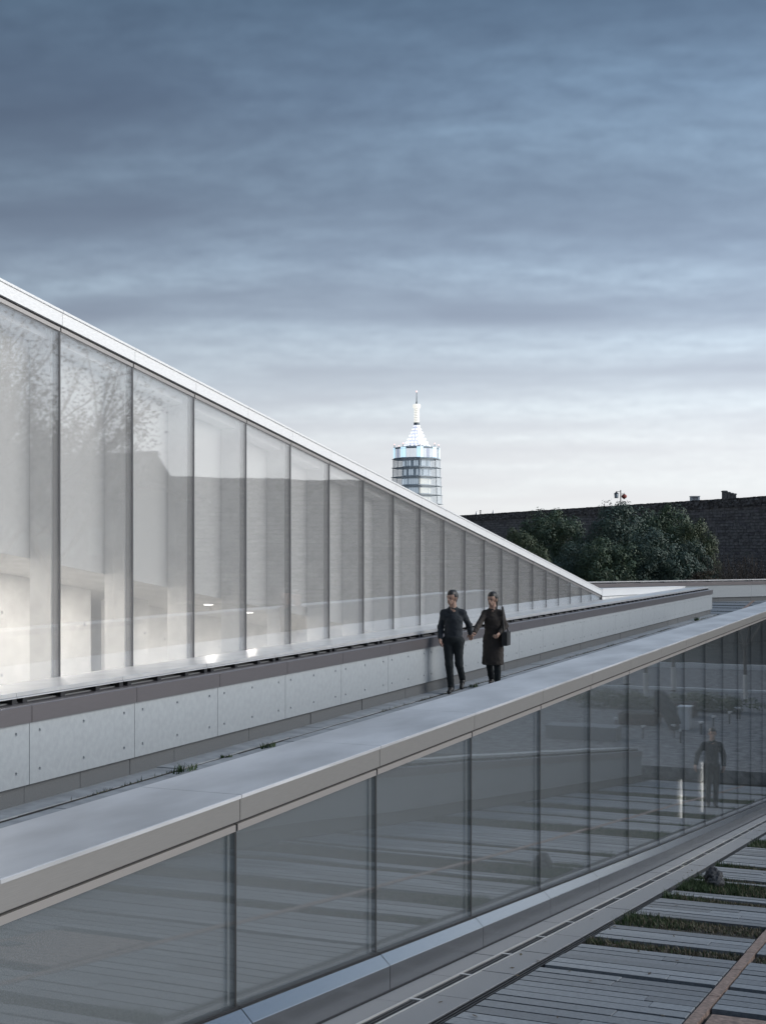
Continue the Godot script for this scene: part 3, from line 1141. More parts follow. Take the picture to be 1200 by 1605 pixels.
# ---------------------------------------------------------------- walkway between the galleries
func walkway() -> void:
	var o := Node3D.new()
	o.name = "walkway"
	add_child(o)
	org[o] = Vector3.ZERO
	tag(o, "", "", "", "structure")
	var b := MB.new()
	b.box(P(-8.1, -0.5, -4.0), P(-4.1, -0.04, 53.0))
	b.box(P(-30.0, -0.5, 53.0), P(-4.1, -0.04, 90.0))
	obj("bed", b, M["soil"], o)
	var list := []
	var s := 3.0
	while s < 52.0:
		var L := rng.randf_range(0.9, 1.5)
		var m := MB.new()
		m.slab(-7.965, -7.655 + rng.randf_range(-0.018, 0.012), -0.06, rng.randf_range(-0.006, 0.004), s + 0.004, s + L - 0.004)
		list.append(m)
		s += L
	many("margin_slab", list, M["paving"], o)
	list = []
	for row in 4:
		s = 2.0 + row * 0.4
		while s < 52.5:
			var L := 1.2
			var m := MB.new()
			m.slab(-7.585 + row * 0.88 + (rng.randf_range(-0.012, 0.012) if row == 0 else 0.0), -7.585 + row * 0.88 + 0.872, -0.06, rng.randf_range(-0.006, 0.003), s + 0.004, s + L - 0.004)
			list.append(m)
			s += L
	many("paving_slab", list, M["paving"], o)
	list = []
	s = 53.0
	var k := 0
	while s < 73.0:
		var w := 0.29
		if not (absf(s - 55.3) < 0.3 or absf(s - 58.6) < 0.3 or absf(s - 61.4) < 0.3 or absf(s - 65.0) < 0.3):
			var m := MB.new()
			var px := lerpf(-7.35, -8.0, (s - 57.67) / 8.3)
			m.slab(-24.0, px - 0.08, -0.06, 0.0, s + 0.01, s + w - 0.01)
			m.slab(px + 0.08, -4.1, -0.06, 0.0, s + 0.01, s + w - 0.01)
			list.append(m)
		s += w
	many("stone_step", list, M["plank2"], o)
	b = MB.new()
	b.face(P(-7.0 - 0.07, 0.003, 53.2), P(-7.0 + 0.07, 0.003, 53.2), P(-8.5 + 0.07, 0.003, 72.4), P(-8.5 - 0.07, 0.003, 72.4), Vector3.UP)
	b.face(P(-7.0 - 0.07, -0.05, 53.2), P(-7.0 - 0.07, 0.003, 53.2), P(-8.5 - 0.07, 0.003, 72.4), P(-8.5 - 0.07, -0.05, 72.4), Vector3.LEFT)
	b.face(P(-7.0 + 0.07, -0.05, 53.2), P(-7.0 + 0.07, 0.003, 53.2), P(-8.5 + 0.07, 0.003, 72.4), P(-8.5 + 0.07, -0.05, 72.4), Vector3.RIGHT)
	obj("border_stone", b, M["rose_stone"], o)
	b = MB.new()
	b.box(P(-7.70, -0.05, 3.0), P(-7.55, -0.012, 52.5))
	obj("joint_soil", b, M["soil"], o)
	# weeds in the joint
	var places := []
	for q in 2600:
		var sp := 4.0 + 48.0 * rng.randf()
		if sin(sp * 1.7) + sin(sp * 0.63 + 1.0) > 0.35:
			places.append([rng.randf_range(-7.66, -7.58), -0.015, sp, rng.randf() * 0.4])
	for c in [55.3, 58.6, 61.4, 65.0]:
		for q in 900:
			places.append([rng.randf_range(-14.0, -4.2), -0.04, c + rng.randf_range(-0.2, 0.3), 0.8])
	blades("weeds", places, "low weeds in the joints of the walkway paving")
	var tufts := [[290.0, 1209.0, 0.22, "small green grass tuft in the walkway joint nearest the camera"], [355.0, 1187.0, 0.07, "thin grass tuft in the walkway joint just past the nearest tuft"], [420.0, 1171.0, 0.15, "grass tuft in the walkway joint in front of the man"], [745.0, 1077.0, 0.14, "grass tuft at the man's and the woman's feet"], [1088.0, 972.0, 0.3, "dark grass tuft at the far end of the concrete parapet"]]
	for t in tufts:
		var dep: float = 2100.0 * EYE / (t[1] - 866.0)
		var at := spot(t[0], dep)
		var m := MB.new()
		m.tinted = true
		for q in 70:
			var a := rng.randf() * TAU
			var rr := sqrt(rng.randf())
			var base := P(clampf(at.x, -7.66, -7.5) + cos(a) * rr * 0.05, -0.04, at.y + sin(a) * rr * float(t[2]) * 1.2)
			var hh := rng.randf_range(0.4, 1.0) * float(t[2]) * 0.42 + 0.05
			var lean := Vector3(cos(a), 0, sin(a)) * hh * rng.randf_range(0.2, 0.7)
			var side := Vector3(-sin(a), 0, cos(a)) * 0.006
			var qv := rng.randf_range(0.7, 1.3)
			m.tint = Color(0.04 * qv, 0.085 * qv, 0.022 * qv)
			m.quad(base - side, base + side, base + side * 0.8 + Vector3(0, hh * 0.6, 0) + lean * 0.35, base - side * 0.8 + Vector3(0, hh * 0.6, 0) + lean * 0.35, Vector3(cos(a), 0.3, sin(a)).normalized())
			m.tri(base - side * 0.8 + Vector3(0, hh * 0.6, 0) + lean * 0.35, base + side * 0.8 + Vector3(0, hh * 0.6, 0) + lean * 0.35, base + Vector3(0, hh, 0) + lean, Vector3(cos(a), 0.3, sin(a)).normalized())
		tag(obj("grass_tuft", m, M["grass"]), t[3], "grass tuft", "grass tufts along the walkway")


# ---------------------------------------------------------------- foliage
func crown(centre: Vector3, rad: Vector3, lumps: int, per: int, leaf: float, seed_: int, col: Array, spread := 0.3) -> MB:
	var r := RandomNumberGenerator.new()
	r.seed = seed_
	var m := MB.new()
	m.tinted = true
	for k in lumps:
		var d := Vector3(r.randfn(), r.randfn(), r.randfn()).normalized()
		var reach := pow(r.randf(), 0.28)
		var at := centre + d * rad * reach * 0.86
		var lr := r.randf_range(0.6, 1.25) * spread * minf(rad.x, rad.y)
		var tone := r.randf_range(0.75, 1.2)
		for q in per:
			var e := Vector3(r.randfn(), r.randfn(), r.randfn()).normalized()
			if e.y < -0.3 and r.randf() < 0.6:
				e.y = -e.y
			var p := at + e * lr * pow(r.randf(), 0.25) * Vector3(1, 0.8, 1)
			var nn := (e + Vector3(r.randf_range(-0.32, 0.32), r.randf_range(-0.15, 0.5), r.randf_range(-0.32, 0.32))).normalized()
			var u := nn.cross(Vector3(r.randf_range(-1, 1), r.randf_range(-1, 1), r.randf_range(-1, 1))).normalized() * leaf * r.randf_range(0.6, 1.2)
			var w := nn.cross(u) * 0.55
			var t := tone * r.randf_range(0.85, 1.15)
			var c: Color = col[r.randi() % col.size()]
			m.tint = Color(c.r * t, c.g * t, c.b * t)
			var i := m.v.size()
			m.v.append(p - u); m.v.append(p - w * 0.9); m.v.append(p + u); m.v.append(p + w * 0.9)
			for z in 4:
				m.n.append(nn)
				m.c.append(m.tint)
			m.t.append_array([i, i + 2, i + 1, i, i + 3, i + 2])
	return m


func limbs(m: MB, r: RandomNumberGenerator, a: Vector3, d: Vector3, length: float, rad: float, level: int, tips: Array, twist := 0.55) -> void:
	var p := a
	var dir := d
	var segs := 3
	for k in segs:
		var q := p + dir * length / segs
		m.bar(p, q, rad * (1.0 - 0.25 * k / segs), rad * (1.0 - 0.25 * (k + 1) / segs), 6 if level > 1 else 4, false)
		p = q
		dir = (dir + Vector3(r.randf_range(-0.2, 0.2), r.randf_range(-0.05, 0.22), r.randf_range(-0.2, 0.2))).normalized()
		if level > 0 and k > 0:
			for b in 1 + int(level > 1):
				var o := (dir + Vector3(r.randfn(), r.randfn() * 0.4 + 0.2, r.randfn()) * twist).normalized()
				limbs(m, r, p, o, length * r.randf_range(0.55, 0.75), rad * 0.5, level - 1, tips, twist)
	tips.append(p)
	if level > 0:
		limbs(m, r, p, dir, length * 0.7, rad * 0.6, level - 1, tips, twist)


func evergreens() -> void:
	var spots := [
		[862, 791, 64, 110, "dark round evergreen tree left of the gap where the city wall shows"],
		[812, 821, 46, 106, "lower evergreen tree at the left end of the row, against the sloping roof edge"],
		[972, 783, 66, 106, "tall evergreen tree whose top hides the foot of the lantern post"],
		[1043, 784, 58, 110, "tall evergreen tree just right of the one below the lantern post"],
		[1088, 806, 40, 107, "evergreen tree with a lighter green top at the right end of the row"],
		[905, 846, 56, 97, "low evergreen tree filling the foot of the gap in the row"],
		[952, 836, 60, 95, "broad low evergreen tree in front, left of the middle of the row"],
		[1022, 828, 64, 96, "broad low evergreen tree in front, right of the middle of the row"],
		[842, 852, 50, 95, "low evergreen tree in front at the left, touching the white coping"],
		[1080, 846, 46, 98, "low evergreen tree in front, beside the brown shrub"],
	]
	var greens := [[Color(0.9, 1.0, 0.9), Color(1.05, 1.1, 0.8)], [Color(0.9, 1.0, 1.05)], [Color(1.1, 1.1, 0.8), Color(0.9, 1.0, 0.8)]]
	var protos := []
	for k in 3:
		var m := crown(Vector3(0, 0, 0), Vector3(3.6, 3.9, 3.3), 190, 170, 0.10, 100 + k, greens[k], 0.25)
		protos.append(m.mesh(Vector3.ZERO))
		protos[k].surface_set_material(0, M["leaf%d" % k])
	for k in spots.size():
		var e = spots[k]
		var at := spot(e[0], e[3])
		var top := high(e[1], e[3])
		var rad: float = float(e[2]) / 2100.0 * float(e[3])
		var o := thing("evergreen_tree", P(at.x, -5.05, at.y), e[4], "tree", "evergreen trees in front of the city wall", true)
		var sc := rad / 3.3
		var c := MeshInstance3D.new()
		c.mesh = protos[[0, 2, 1, 0, 2, 1, 0, 1, 2, 1][k]]
		c.name = "crown"
		o.add_child(c)
		var hy := maxf(3.6 * sc, (top + 4.0) * 0.5)
		c.scale = Vector3(sc, hy / 3.75, sc)
		c.rotation.y = k * 1.3
		c.position = Vector3(0, top + 5.05 - hy, 0)
		var t := MB.new()
		var tips := []
		var r := RandomNumberGenerator.new()
		r.seed = 40 + k
		t.bar(Vector3.ZERO, Vector3(0.1, 2.0, 0), 0.3, 0.22, 8)
		for q in 4:
			limbs(t, r, Vector3(0.1, 1.9, 0), Vector3(cos(q * 1.6), 1.4, sin(q * 1.6)).normalized(), 2.2, 0.14, 1, tips)
		obj("trunk", t, M["bark"], o)


func shrubs() -> void:
	# brown shrub behind the far wall
	var at := spot(1105, 84)
	var o := thing("brown_shrub", P(at.x, -5.05, at.y), "low rounded shrub with withered brown leaves behind the far wall", "shrub", "", true)
	obj("foliage", crown(Vector3(0, 4.9, 0), Vector3(1.7, 1.5, 1.4), 60, 90, 0.07, 7, [Color(1.0, 0.95, 0.9), Color(1.3, 1.0, 0.75), Color(0.7, 0.8, 0.6)], 0.24), M["dry_leaf"], o)
	var t := MB.new()
	var r := RandomNumberGenerator.new()
	r.seed = 3
	for q in 5:
		limbs(t, r, Vector3(0, 0, 0), Vector3(cos(q * 1.3) * 0.3, 1.0, sin(q * 1.3) * 0.3).normalized(), 2.6, 0.07, 1, [])
	obj("stem", t, M["bark"], o)
	# leafless brush against the wall
	var k := 0
	for e in [[1135.0, 812.0, 98.0, "tangled leafless brush against the city wall, right of the evergreen trees"], [1180.0, 822.0, 94.0, "bare dark brush at the right edge in front of the city wall"], [1225.0, 815.0, 96.0, "bare brush running out of the frame on the right before the city wall"]]:
		at = spot(e[0], e[2])
		o = thing("bare_shrub", P(at.x, -5.05, at.y), e[3], "shrub", "leafless brush before the city wall", true)
		r = RandomNumberGenerator.new()
		r.seed = 60 + k
		t = MB.new()
		var tips := []
		var h := high(e[1], e[2]) + 5.05
		for q in 16:
			var g := q * 2.4
			limbs(t, r, Vector3(cos(g) * 1.3, 0, sin(g) * 1.0), Vector3(cos(g) * 0.14, 1.0, sin(g) * 0.14).normalized(), h * 0.34, 0.045, 2, tips, 0.4)
		obj("branch", t, M["bark"], o)
		var m := MB.new()
		m.tinted = true
		for p: Vector3 in tips:
			for q in 5:
				var c := p + Vector3(r.randfn(), r.randfn() - 0.8, r.randfn()) * 0.45
				var u := Vector3(r.randfn(), r.randfn(), r.randfn()).normalized() * 0.06
				var w := u.cross(Vector3(r.randfn(), r.randfn(), r.randfn()).normalized()) * 0.6
				var tn := r.randf_range(0.6, 1.3)
				m.tint = Color(tn, tn * 0.95, tn * 0.95)
				m.face(c - u, c - w, c + u, c + w, Vector3.UP)
		obj("foliage", m, M["twig_leaf"], o)
		k += 1


# ---------------------------------------------------------------- city wall and what stands on it
func city_wall() -> void:
	# straight line from far left to near right; local +x looks at the camera side, S runs along the wall to the right
	var u := Vector2(0.682, -0.7315)
	var start := Vector2(-15.4, 138.5) - u * 125.0
	var yaw := atan2(-u.x, u.y)      # local -z -> (u.x, -u.y) in x, z
	var o := thing("city_wall", P(start.x, -5.1, start.y), "long ancient city wall of dark grey stone blocks behind the trees", "wall", "", true, yaw)
	var len_ := 262.0
	var hgt := 13.0
	var b := MB.new()
	b.slab(-7.0, 0.0, 0.0, hgt - 0.04, 0.0, len_)
	obj("core", b, M["mortar"], o)
	# local +x must face the camera: see below
	var bricks := MB.new()
	bricks.tinted = true
	var r := RandomNumberGenerator.new()
	r.seed = 9
	var y := 3.6
	while y < hgt - 1.05:
		var h := 0.33
		var s := r.randf() * 0.5
		while s < len_ - 1.0:
			var L := r.randf_range(0.55, 1.05)
			var t := r.randf_range(0.62, 1.25)
			bricks.tint = Color(t, t * r.randf_range(0.97, 1.02), t * r.randf_range(0.98, 1.06))
			if r.randf() < 0.04:
				bricks.tint = Color(1.8, 1.75, 1.7)
			half(bricks, r.randf_range(0.03, 0.09), y + 0.015, y + h - 0.02, s + 0.012, s + L - 0.012)
			s += L
		y += h
	obj("stone_courses", bricks, M["wall_brick"], o, "", "stuff")
	bricks = MB.new()
	bricks.tinted = true
	while y < hgt:
		var h := 0.19
		var s := r.randf() * 0.3
		while s < len_ - 1.0:
			var L := r.randf_range(0.25, 0.6)
			var t := r.randf_range(0.3, 0.85)
			bricks.tint = Color(t, t * 0.98, t * 0.97)
			if r.randf() < 0.14:
				var q := r.randf_range(1.3, 2.6)
				bricks.tint = Color(q, q * 0.97, q * 0.95)
			half(bricks, r.randf_range(0.10, 0.24), y + 0.01, y + h - 0.01 + r.randf_range(-0.02, 0.03), s + 0.01, s + L - 0.01)
			s += L
		y += h
	obj("rubble_courses", bricks, M["wall_brick"], o, "", "stuff")
	b = MB.new()
	b.slab(-0.6, 0.16, hgt + 0.02, hgt + 0.10, 0.0, len_)
	obj("coping", b, M["mortar"], o)


func half(m: MB, x: float, y0: float, y1: float, s0: float, s1: float) -> void:   # the five outer faces of a block that sits in a wall
	m.quad(P(x, y0, s0), P(x, y0, s1), P(x, y1, s1), P(x, y1, s0), Vector3.RIGHT)
	m.quad(P(x, y1, s0), P(x, y1, s1), P(-0.02, y1, s1), P(-0.02, y1, s0), Vector3.UP)
	m.quad(P(x, y0, s0), P(x, y0, s1), P(-0.02, y0, s1), P(-0.02, y0, s0), Vector3.DOWN)
	m.quad(P(x, y0, s0), P(x, y1, s0), P(-0.02, y1, s0), P(-0.02, y0, s0), Vector3.BACK)
	m.quad(P(x, y0, s1), P(x, y1, s1), P(-0.02, y1, s1), P(-0.02, y0, s1), Vector3.FORWARD)


func wall_top_depth(px: float) -> float:   # depth at which the wall's front is met
	var u := Vector2(0.682, -0.7315)
	var w := Vector2(-15.4, 138.5)
	var d := spot(px, 1.0)
	# spot(px, z) = d * z ; cross(d * z - w, u) = 0
	return (w.x * u.y - w.y * u.x) / (d.x * u.y - d.y * u.x)


func on_wall() -> void:
	var z := wall_top_depth(972.0) + 2.2
	var at := spot(972, z)
	var base := P(at.x, 7.92, at.y)
	var o := thing("lantern_post", base, "thin dark post with short arms standing on the city wall above the trees", "lamp post")
	var b := MB.new()
	b.bar(base, base + Vector3(0, high(768, z) - 7.92, 0), 0.07, 0.06)
	obj("post", b, M["dark_metal"], o)
	var top := high(768, z)
	for e in [[-0.55, 0.22, "arm"], [0.42, 0.5, "arm"]]:
		b = MB.new()
		b.bar(Vector3(base.x, top - e[1], base.z), Vector3(base.x + e[0] * cos(TURN), top - e[1] + 0.05, base.z - e[0] * sin(TURN)), 0.03, 0.025)
		obj("arm", b, M["dark_metal"], o)
	var dirv := Vector3(cos(TURN), 0, -sin(TURN))
	var lp := base + dirv * -0.52
	lp.y = top - 0.95
	o = thing("black_lantern", lp, "small black lantern hanging from the left arm of the post on the city wall", "lantern")
	b = MB.new()
	b.lathe(lp, PackedVector2Array([Vector2(0.0, 0.0), Vector2(0.2, 0.0), Vector2(0.24, 0.5), Vector2(0.0, 0.5)]), 6, true)
	obj("glass_body", b, M["tower_glass"], o)
	b = MB.new()
	b.lathe(lp + Vector3(0, 0.5, 0), PackedVector2Array([Vector2(0.32, 0.0), Vector2(0.05, 0.22), Vector2(0.03, 0.32), Vector2(0.0, 0.32)]), 6, true)
	b.lathe(lp, PackedVector2Array([Vector2(0.0, -0.04), Vector2(0.24, -0.04), Vector2(0.24, 0.03), Vector2(0.0, 0.03)]), 6, true)
	for k in 6:
		var g := TAU * k / 6
		b.bar(lp + Vector3(cos(g) * 0.2, 0, sin(g) * 0.2), lp + Vector3(cos(g) * 0.245, 0.5, sin(g) * 0.245), 0.025, 0.025, 5)
	obj("frame", b, M["dark_metal"], o)
	lp = base + dirv * 0.42
	lp.y = top - 0.78
	o = thing("red_lantern", lp, "small round red lantern hanging from the right arm of the post on the city wall", "lantern")
	b = MB.new()
	b.ball(lp, Vector3(0.34, 0.27, 0.34), 8, 12)
	obj("paper_globe", b, M["red_lantern"], o)
	b = MB.new()
	b.bar(lp + Vector3(0, 0.24, 0), lp + Vector3(0, 0.34, 0), 0.12, 0.1, 8)
	b.bar(lp + Vector3(0, -0.34, 0), lp + Vector3(0, -0.24, 0), 0.1, 0.12, 8)
	b.bar(lp + Vector3(0, 0.34, 0), lp + Vector3(0, 0.5, 0), 0.012, 0.012, 4)
	obj("band", b, M["dark_metal"], o)
	# cabinet
	z = wall_top_depth(1088.0) + 1.6
	at = spot(1088, z)
	var w: float = 13.0 / 2100.0 * z
	var p := P(at.x, 7.92, at.y)
	o = thing("cabinet", p, "small grey metal cabinet standing on the city wall right of the trees", "cabinet", "", true, TURN)
	var hh := high(777.5, z) - 7.92
	b = MB.new()
	b.box(Vector3(-w / 2, 0, -0.4), Vector3(w / 2, hh - 0.08, 0.4))
	obj("housing", b, M["tower_frame"], o)
	b = MB.new()
	b.box(Vector3(-w / 2 - 0.05, hh - 0.08, -0.45), Vector3(w / 2 + 0.05, hh, 0.45))
	obj("lid", b, M["cap"], o)
	for k in 3:
		b = MB.new()
		b.box(Vector3(-w / 2 + 0.06, 0.12 + k * 0.17, 0.4), Vector3(w / 2 - 0.2, 0.22 + k * 0.17, 0.42))
		obj("vent", b, M["dark_metal"], o)
	# row of capped stone posts running back from the wall's edge
	var names := ["foremost of the four capped stone posts on the city wall, the largest", "second of the four capped stone posts on the city wall, just behind the largest", "third of the four capped stone posts on the city wall", "last and smallest of the four capped stone posts on the city wall"]
	for k in 4:
		var px: float = [1134.5, 1141.0, 1146.0, 1150.5][k]
		z = wall_top_depth(px) + 1.2 + k * 2.0
		at = spot(px, z)
		p = P(at.x, 7.92, at.y)
		var ww: float = [6.5, 3.6, 3.4, 3.2][k] / 2100.0 * z
		hh = high([769.0, 771.0, 772.5, 773.5][k], z) - 7.92
		o = thing("stone_post", p, names[k], "post", "capped stone posts on the city wall", true, TURN)
		b = MB.new()
		b.box(Vector3(-ww / 2, 0, -0.25), Vector3(ww / 2, hh - 0.14, 0.25))
		obj("shaft", b, M["rock"], o)
		b = MB.new()
		b.box(Vector3(-ww / 2 - 0.06, hh - 0.14, -0.31), Vector3(ww / 2 + 0.06, hh - 0.04, 0.31))
		b.box(Vector3(-ww / 2, hh - 0.04, -0.25), Vector3(ww / 2, hh, 0.25))
		obj("capital", b, M["plinth"], o)
	# white tents
	for e in [[746.5, 800.5, 8.5, "left of the two small white pointed tent tops behind the city wall"], [772.5, 799.0, 8.0, "right of the two small white pointed tent tops behind the city wall"]]:
		z = wall_top_depth(e[0]) + 9.0
		at = spot(e[0], z)
		w = e[2] / 2100.0 * z
		hh = high(e[1], z)
		o = thing("pointed_tent", P(at.x, 6.5, at.y), e[3], "tent", "white tent tops behind the city wall", true, 0.5)
		b = MB.new()
		b.lathe(Vector3(0, 1.0, 0), PackedVector2Array([Vector2(w * 0.62, 0.0), Vector2(w * 0.34, (hh - 7.5) * 0.42), Vector2(0.02, hh - 7.5)]), 4, true)
		obj("canopy", b, M["white_panel"], o)
		b = MB.new()
		for q in 4:
			var g := TAU * q / 4
			b.bar(Vector3(cos(g) * w * 0.6, 0, sin(g) * w * 0.6), Vector3(cos(g) * w * 0.6, 1.02, sin(g) * w * 0.6), 0.05, 0.05, 6)
		obj("pole", b, M["rail"], o)
	z = wall_top_depth(752.5) + 5.0
	at = spot(752.5, z)
	p = P(at.x, 7.9, at.y)
	o = thing("vent_pipe", p, "short dark vent pipe between the two white tent tops", "pipe")
	b = MB.new()
	b.bar(p + Vector3(0, -0.5, 0), p + Vector3(0, high(802, z) - 7.9, 0), 0.08, 0.08)
	obj("pipe", b, M["dark_metal"], o)
	b = MB.new()
	b.bar(p + Vector3(0, high(801, z) - 7.95, 0), p + Vector3(0, high(799.8, z) - 7.9, 0), 0.15, 0.12)
	obj("cowl", b, M["dark_metal"], o)


# ---------------------------------------------------------------- tower
func tower() -> void:
	var z := 640.0
	var at := spot(652.7, z)
	var u := z / 2100.0           # metres per photograph pixel
	var o := thing("pagoda_tower", P(at.x, -8.0, at.y), "distant glass pagoda tower with a glowing white crown and ringed spire", "tower", "", true, TURN + PI / 8 + 0.12)
	var Y := func(py: float) -> float: return high(py, z) + 8.0
	var ph := PI / 8
	var b := MB.new()
	# antenna, cone
	b.bar(Vector3(0, Y.call(627), 0), Vector3(0, Y.call(614.5), 0), 0.22, 0.12, 6)
	b.lathe(Vector3.ZERO, PackedVector2Array([Vector2(0, Y.call(633)), Vector2(1.8 * u, Y.call(633)), Vector2(0.9 * u, Y.call(629)), Vector2(0.2, Y.call(626))]), 10)
	obj("finial", b, M["tower_slab"], o)
	b = MB.new()
	b.ball(Vector3(0, Y.call(613.6), 0), Vector3.ONE * 0.42)
	obj("beacon_light", b, M["glow_red"], o)
	b = MB.new()
	b.lathe(Vector3.ZERO, PackedVector2Array([Vector2(3.6 * u, Y.call(641)), Vector2(5.8 * u, Y.call(639)), Vector2(6.3 * u, Y.call(636)), Vector2(5.6 * u, Y.call(633.6)), Vector2(0, Y.call(632.8))]), 16)
	obj("glowing_disc", b, M["glow_ivory"], o)
	for k in 8:
		var y0: float = 641.0 + k * 2.65
		b = MB.new()
		b.lathe(Vector3.ZERO, PackedVector2Array([Vector2(3.3 * u, Y.call(y0 + 2.65)), Vector2(4.4 * u, Y.call(y0 + 2.1)), Vector2(4.4 * u, Y.call(y0 + 1.1)), Vector2(3.3 * u, Y.call(y0 + 0.6))]), 16)
		obj("glowing_ring", b, M["glow_ivory"], o)
	b = MB.new()
	b.bar(Vector3(0, Y.call(667), 0), Vector3(0, Y.call(640), 0), 3.25 * u, 3.2 * u, 12)
	b.lathe(Vector3.ZERO, PackedVector2Array([Vector2(4.6 * u, Y.call(666.5)), Vector2(4.6 * u, Y.call(662.3)), Vector2(0, Y.call(662.3))]), 8, true, ph)
	obj("spire_core", b, M["tower_slab"], o)
	# crown: tiers of glowing shells on a concave roof
	var rings := [[5.0, 668.0], [7.2, 673.0], [9.4, 678.0], [11.8, 683.0], [14.6, 688.5], [17.8, 694.0], [21.0, 699.5]]
	b = MB.new()
	var prof := PackedVector2Array()
	for e in [[4.6, 666.5], [6.2, 673.0], [8.4, 680.0], [12.4, 689.0], [20.0, 700.5]]:
		prof.append(Vector2(e[0] * u, Y.call(e[1])))
	prof.reverse()
	b.lathe(Vector3.ZERO, prof, 8, true, ph)
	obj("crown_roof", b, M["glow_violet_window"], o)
	for e in rings:
		var n := int(6 + e[0] * 0.62)
		for k in n:
			var g := TAU * (k + (0.5 if int(e[1]) % 2 else 0.0)) / n
			b = MB.new()
			b.ball(Vector3(cos(g) * e[0] * u * 0.93, Y.call(e[1]), sin(g) * e[0] * u * 0.93), Vector3(1.8, 1.7, 1.8) * u * (0.55 + e[0] * 0.03), 5, 8)
			obj("crown_light", b, M["glow_crown"], o)
	# eaves with dark slots and a blue rim
	b = MB.new()
	b.lathe(Vector3.ZERO, PackedVector2Array([Vector2(20 * u, Y.call(706)), Vector2(24.5 * u, Y.call(704.5)), Vector2(24.5 * u, Y.call(700.5)), Vector2(19 * u, Y.call(699.0))]), 8, true, ph)
	obj("eave", b, M["tower_slab"], o)
	b = MB.new()
	b.lathe(Vector3.ZERO, PackedVector2Array([Vector2(33.5 * u, Y.call(720.5)), Vector2(36.5 * u, Y.call(719)), Vector2(36.5 * u, Y.call(702)), Vector2(33 * u, Y.call(701.5))]), 8, true, ph)
	obj("upper_screen", b, M["tower_glass"], o)
	for k in 8:
		var g0 := ph + TAU * k / 8
		var g1 := ph + TAU * (k + 1) / 8
		for q in 5:
			var f0 := (q + 0.04) / 5.0
			var f1 := (q + 0.96) / 5.0
			var a := Vector3(cos(g0), 0, sin(g0)).lerp(Vector3(cos(g1), 0, sin(g1)), f0) * 36.9 * u
			var c := Vector3(cos(g0), 0, sin(g0)).lerp(Vector3(cos(g1), 0, sin(g1)), f1) * 36.9 * u
			var lo: float = Y.call(718.5)
			var hi: float = Y.call(705.0)
			b = MB.new()
			b.face(a + Vector3(0, lo, 0), c + Vector3(0, lo, 0), c + Vector3(0, hi, 0), a + Vector3(0, hi, 0), a)
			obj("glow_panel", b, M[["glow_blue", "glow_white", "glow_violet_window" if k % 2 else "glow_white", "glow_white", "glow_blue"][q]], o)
			if q in [1, 2, 3]:
				for z3 in 3:
					var bb := MB.new()
					var e2 := a.lerp(c, 0.2 + 0.3 * z3)
					bb.bar(e2 * 1.004 + Vector3(0, lo, 0), e2 * 1.004 + Vector3(0, hi, 0), 0.09, 0.09, 4)
					obj("glazing_bar", bb, M["tower_frame"], o)
				b = MB.new()
				b.face(a * 1.008 + Vector3(0, hi + 0.2, 0), c * 1.008 + Vector3(0, hi + 0.2, 0), c * 0.985 + Vector3(0, hi + 0.8, 0), a * 0.985 + Vector3(0, hi + 0.8, 0), a)
				obj("dark_slot", b, M["tower_slab"], o)
			if q in [1, 2, 3]:
				continue
			b = MB.new()
			b.face(a * 1.006 + Vector3(0, hi + 0.1, 0), c * 1.006 + Vector3(0, hi + 0.1, 0), c * 1.0 + Vector3(0, hi + 0.75, 0), a * 1.0 + Vector3(0, hi + 0.75, 0), a)
			obj("rim_light", b, M["glow_blue"], o)
		b = MB.new()
		var cp := Vector3(cos(g0), 0, sin(g0)) * 35.0 * u
		b.bar(cp + Vector3(0, Y.call(702), 0), cp + Vector3(0, Y.call(697.5), 0), 0.25, 0.15, 6)
		obj("corner_spike", b, M["tower_frame"], o)
		b = MB.new()
		b.ball(cp + Vector3(0, Y.call(697), 0), Vector3.ONE * 0.36, 5, 8)
		obj("corner_light", b, M["glow_red"], o)
	# storeys
	b = MB.new()
	b.lathe(Vector3.ZERO, PackedVector2Array([Vector2(24 * u, 0), Vector2(21.5 * u, Y.call(719.5))]), 8, true, ph)
	obj("shaft", b, M["tower_frame"], o)
	var floors := [720.5, 734.0, 748.5, 762.5, 776.5, 790.5]
	for f in floors.size():
		var y: float = Y.call(floors[f])
		var w: float = (39.0 + f * 0.7) * u
		b = MB.new()
		b.lathe(Vector3.ZERO, PackedVector2Array([Vector2(20 * u, y - 0.2), Vector2(w, y - 0.12), Vector2(w, y + 0.12), Vector2(20 * u, y + 0.2)]), 8, true, ph)
		obj("floor_slab", b, M["tower_floor"], o)
		if f == floors.size() - 1:
			continue
		var y2: float = Y.call(floors[f + 1])
		for k in 8:
			var g0 := ph + TAU * k / 8
			var g1 := ph + TAU * (k + 1) / 8
			var d0 := Vector3(cos(g0), 0, sin(g0))
			var d1 := Vector3(cos(g1), 0, sin(g1))
			# windows of the shaft
			for q in 4:
				var a := d0.lerp(d1, 0.07 + q * 0.225) * 22.9 * u
				var c := d0.lerp(d1, 0.07 + q * 0.225 + 0.17) * 22.9 * u
				b = MB.new()
				b.face(a + Vector3(0, y2 + 0.9, 0), c + Vector3(0, y2 + 0.9, 0), c + Vector3(0, y - 0.8, 0), a + Vector3(0, y - 0.8, 0), a)
				obj("lit_window" if f > 1 else "window", b, (M["glow_window"] if (k + 2) % 8 < 4 else M["glow_pale_window"]) if f > 1 else (M["glow_pale_window"] if (q + f + k) % 3 != 1 else M["tower_glass"]), o)
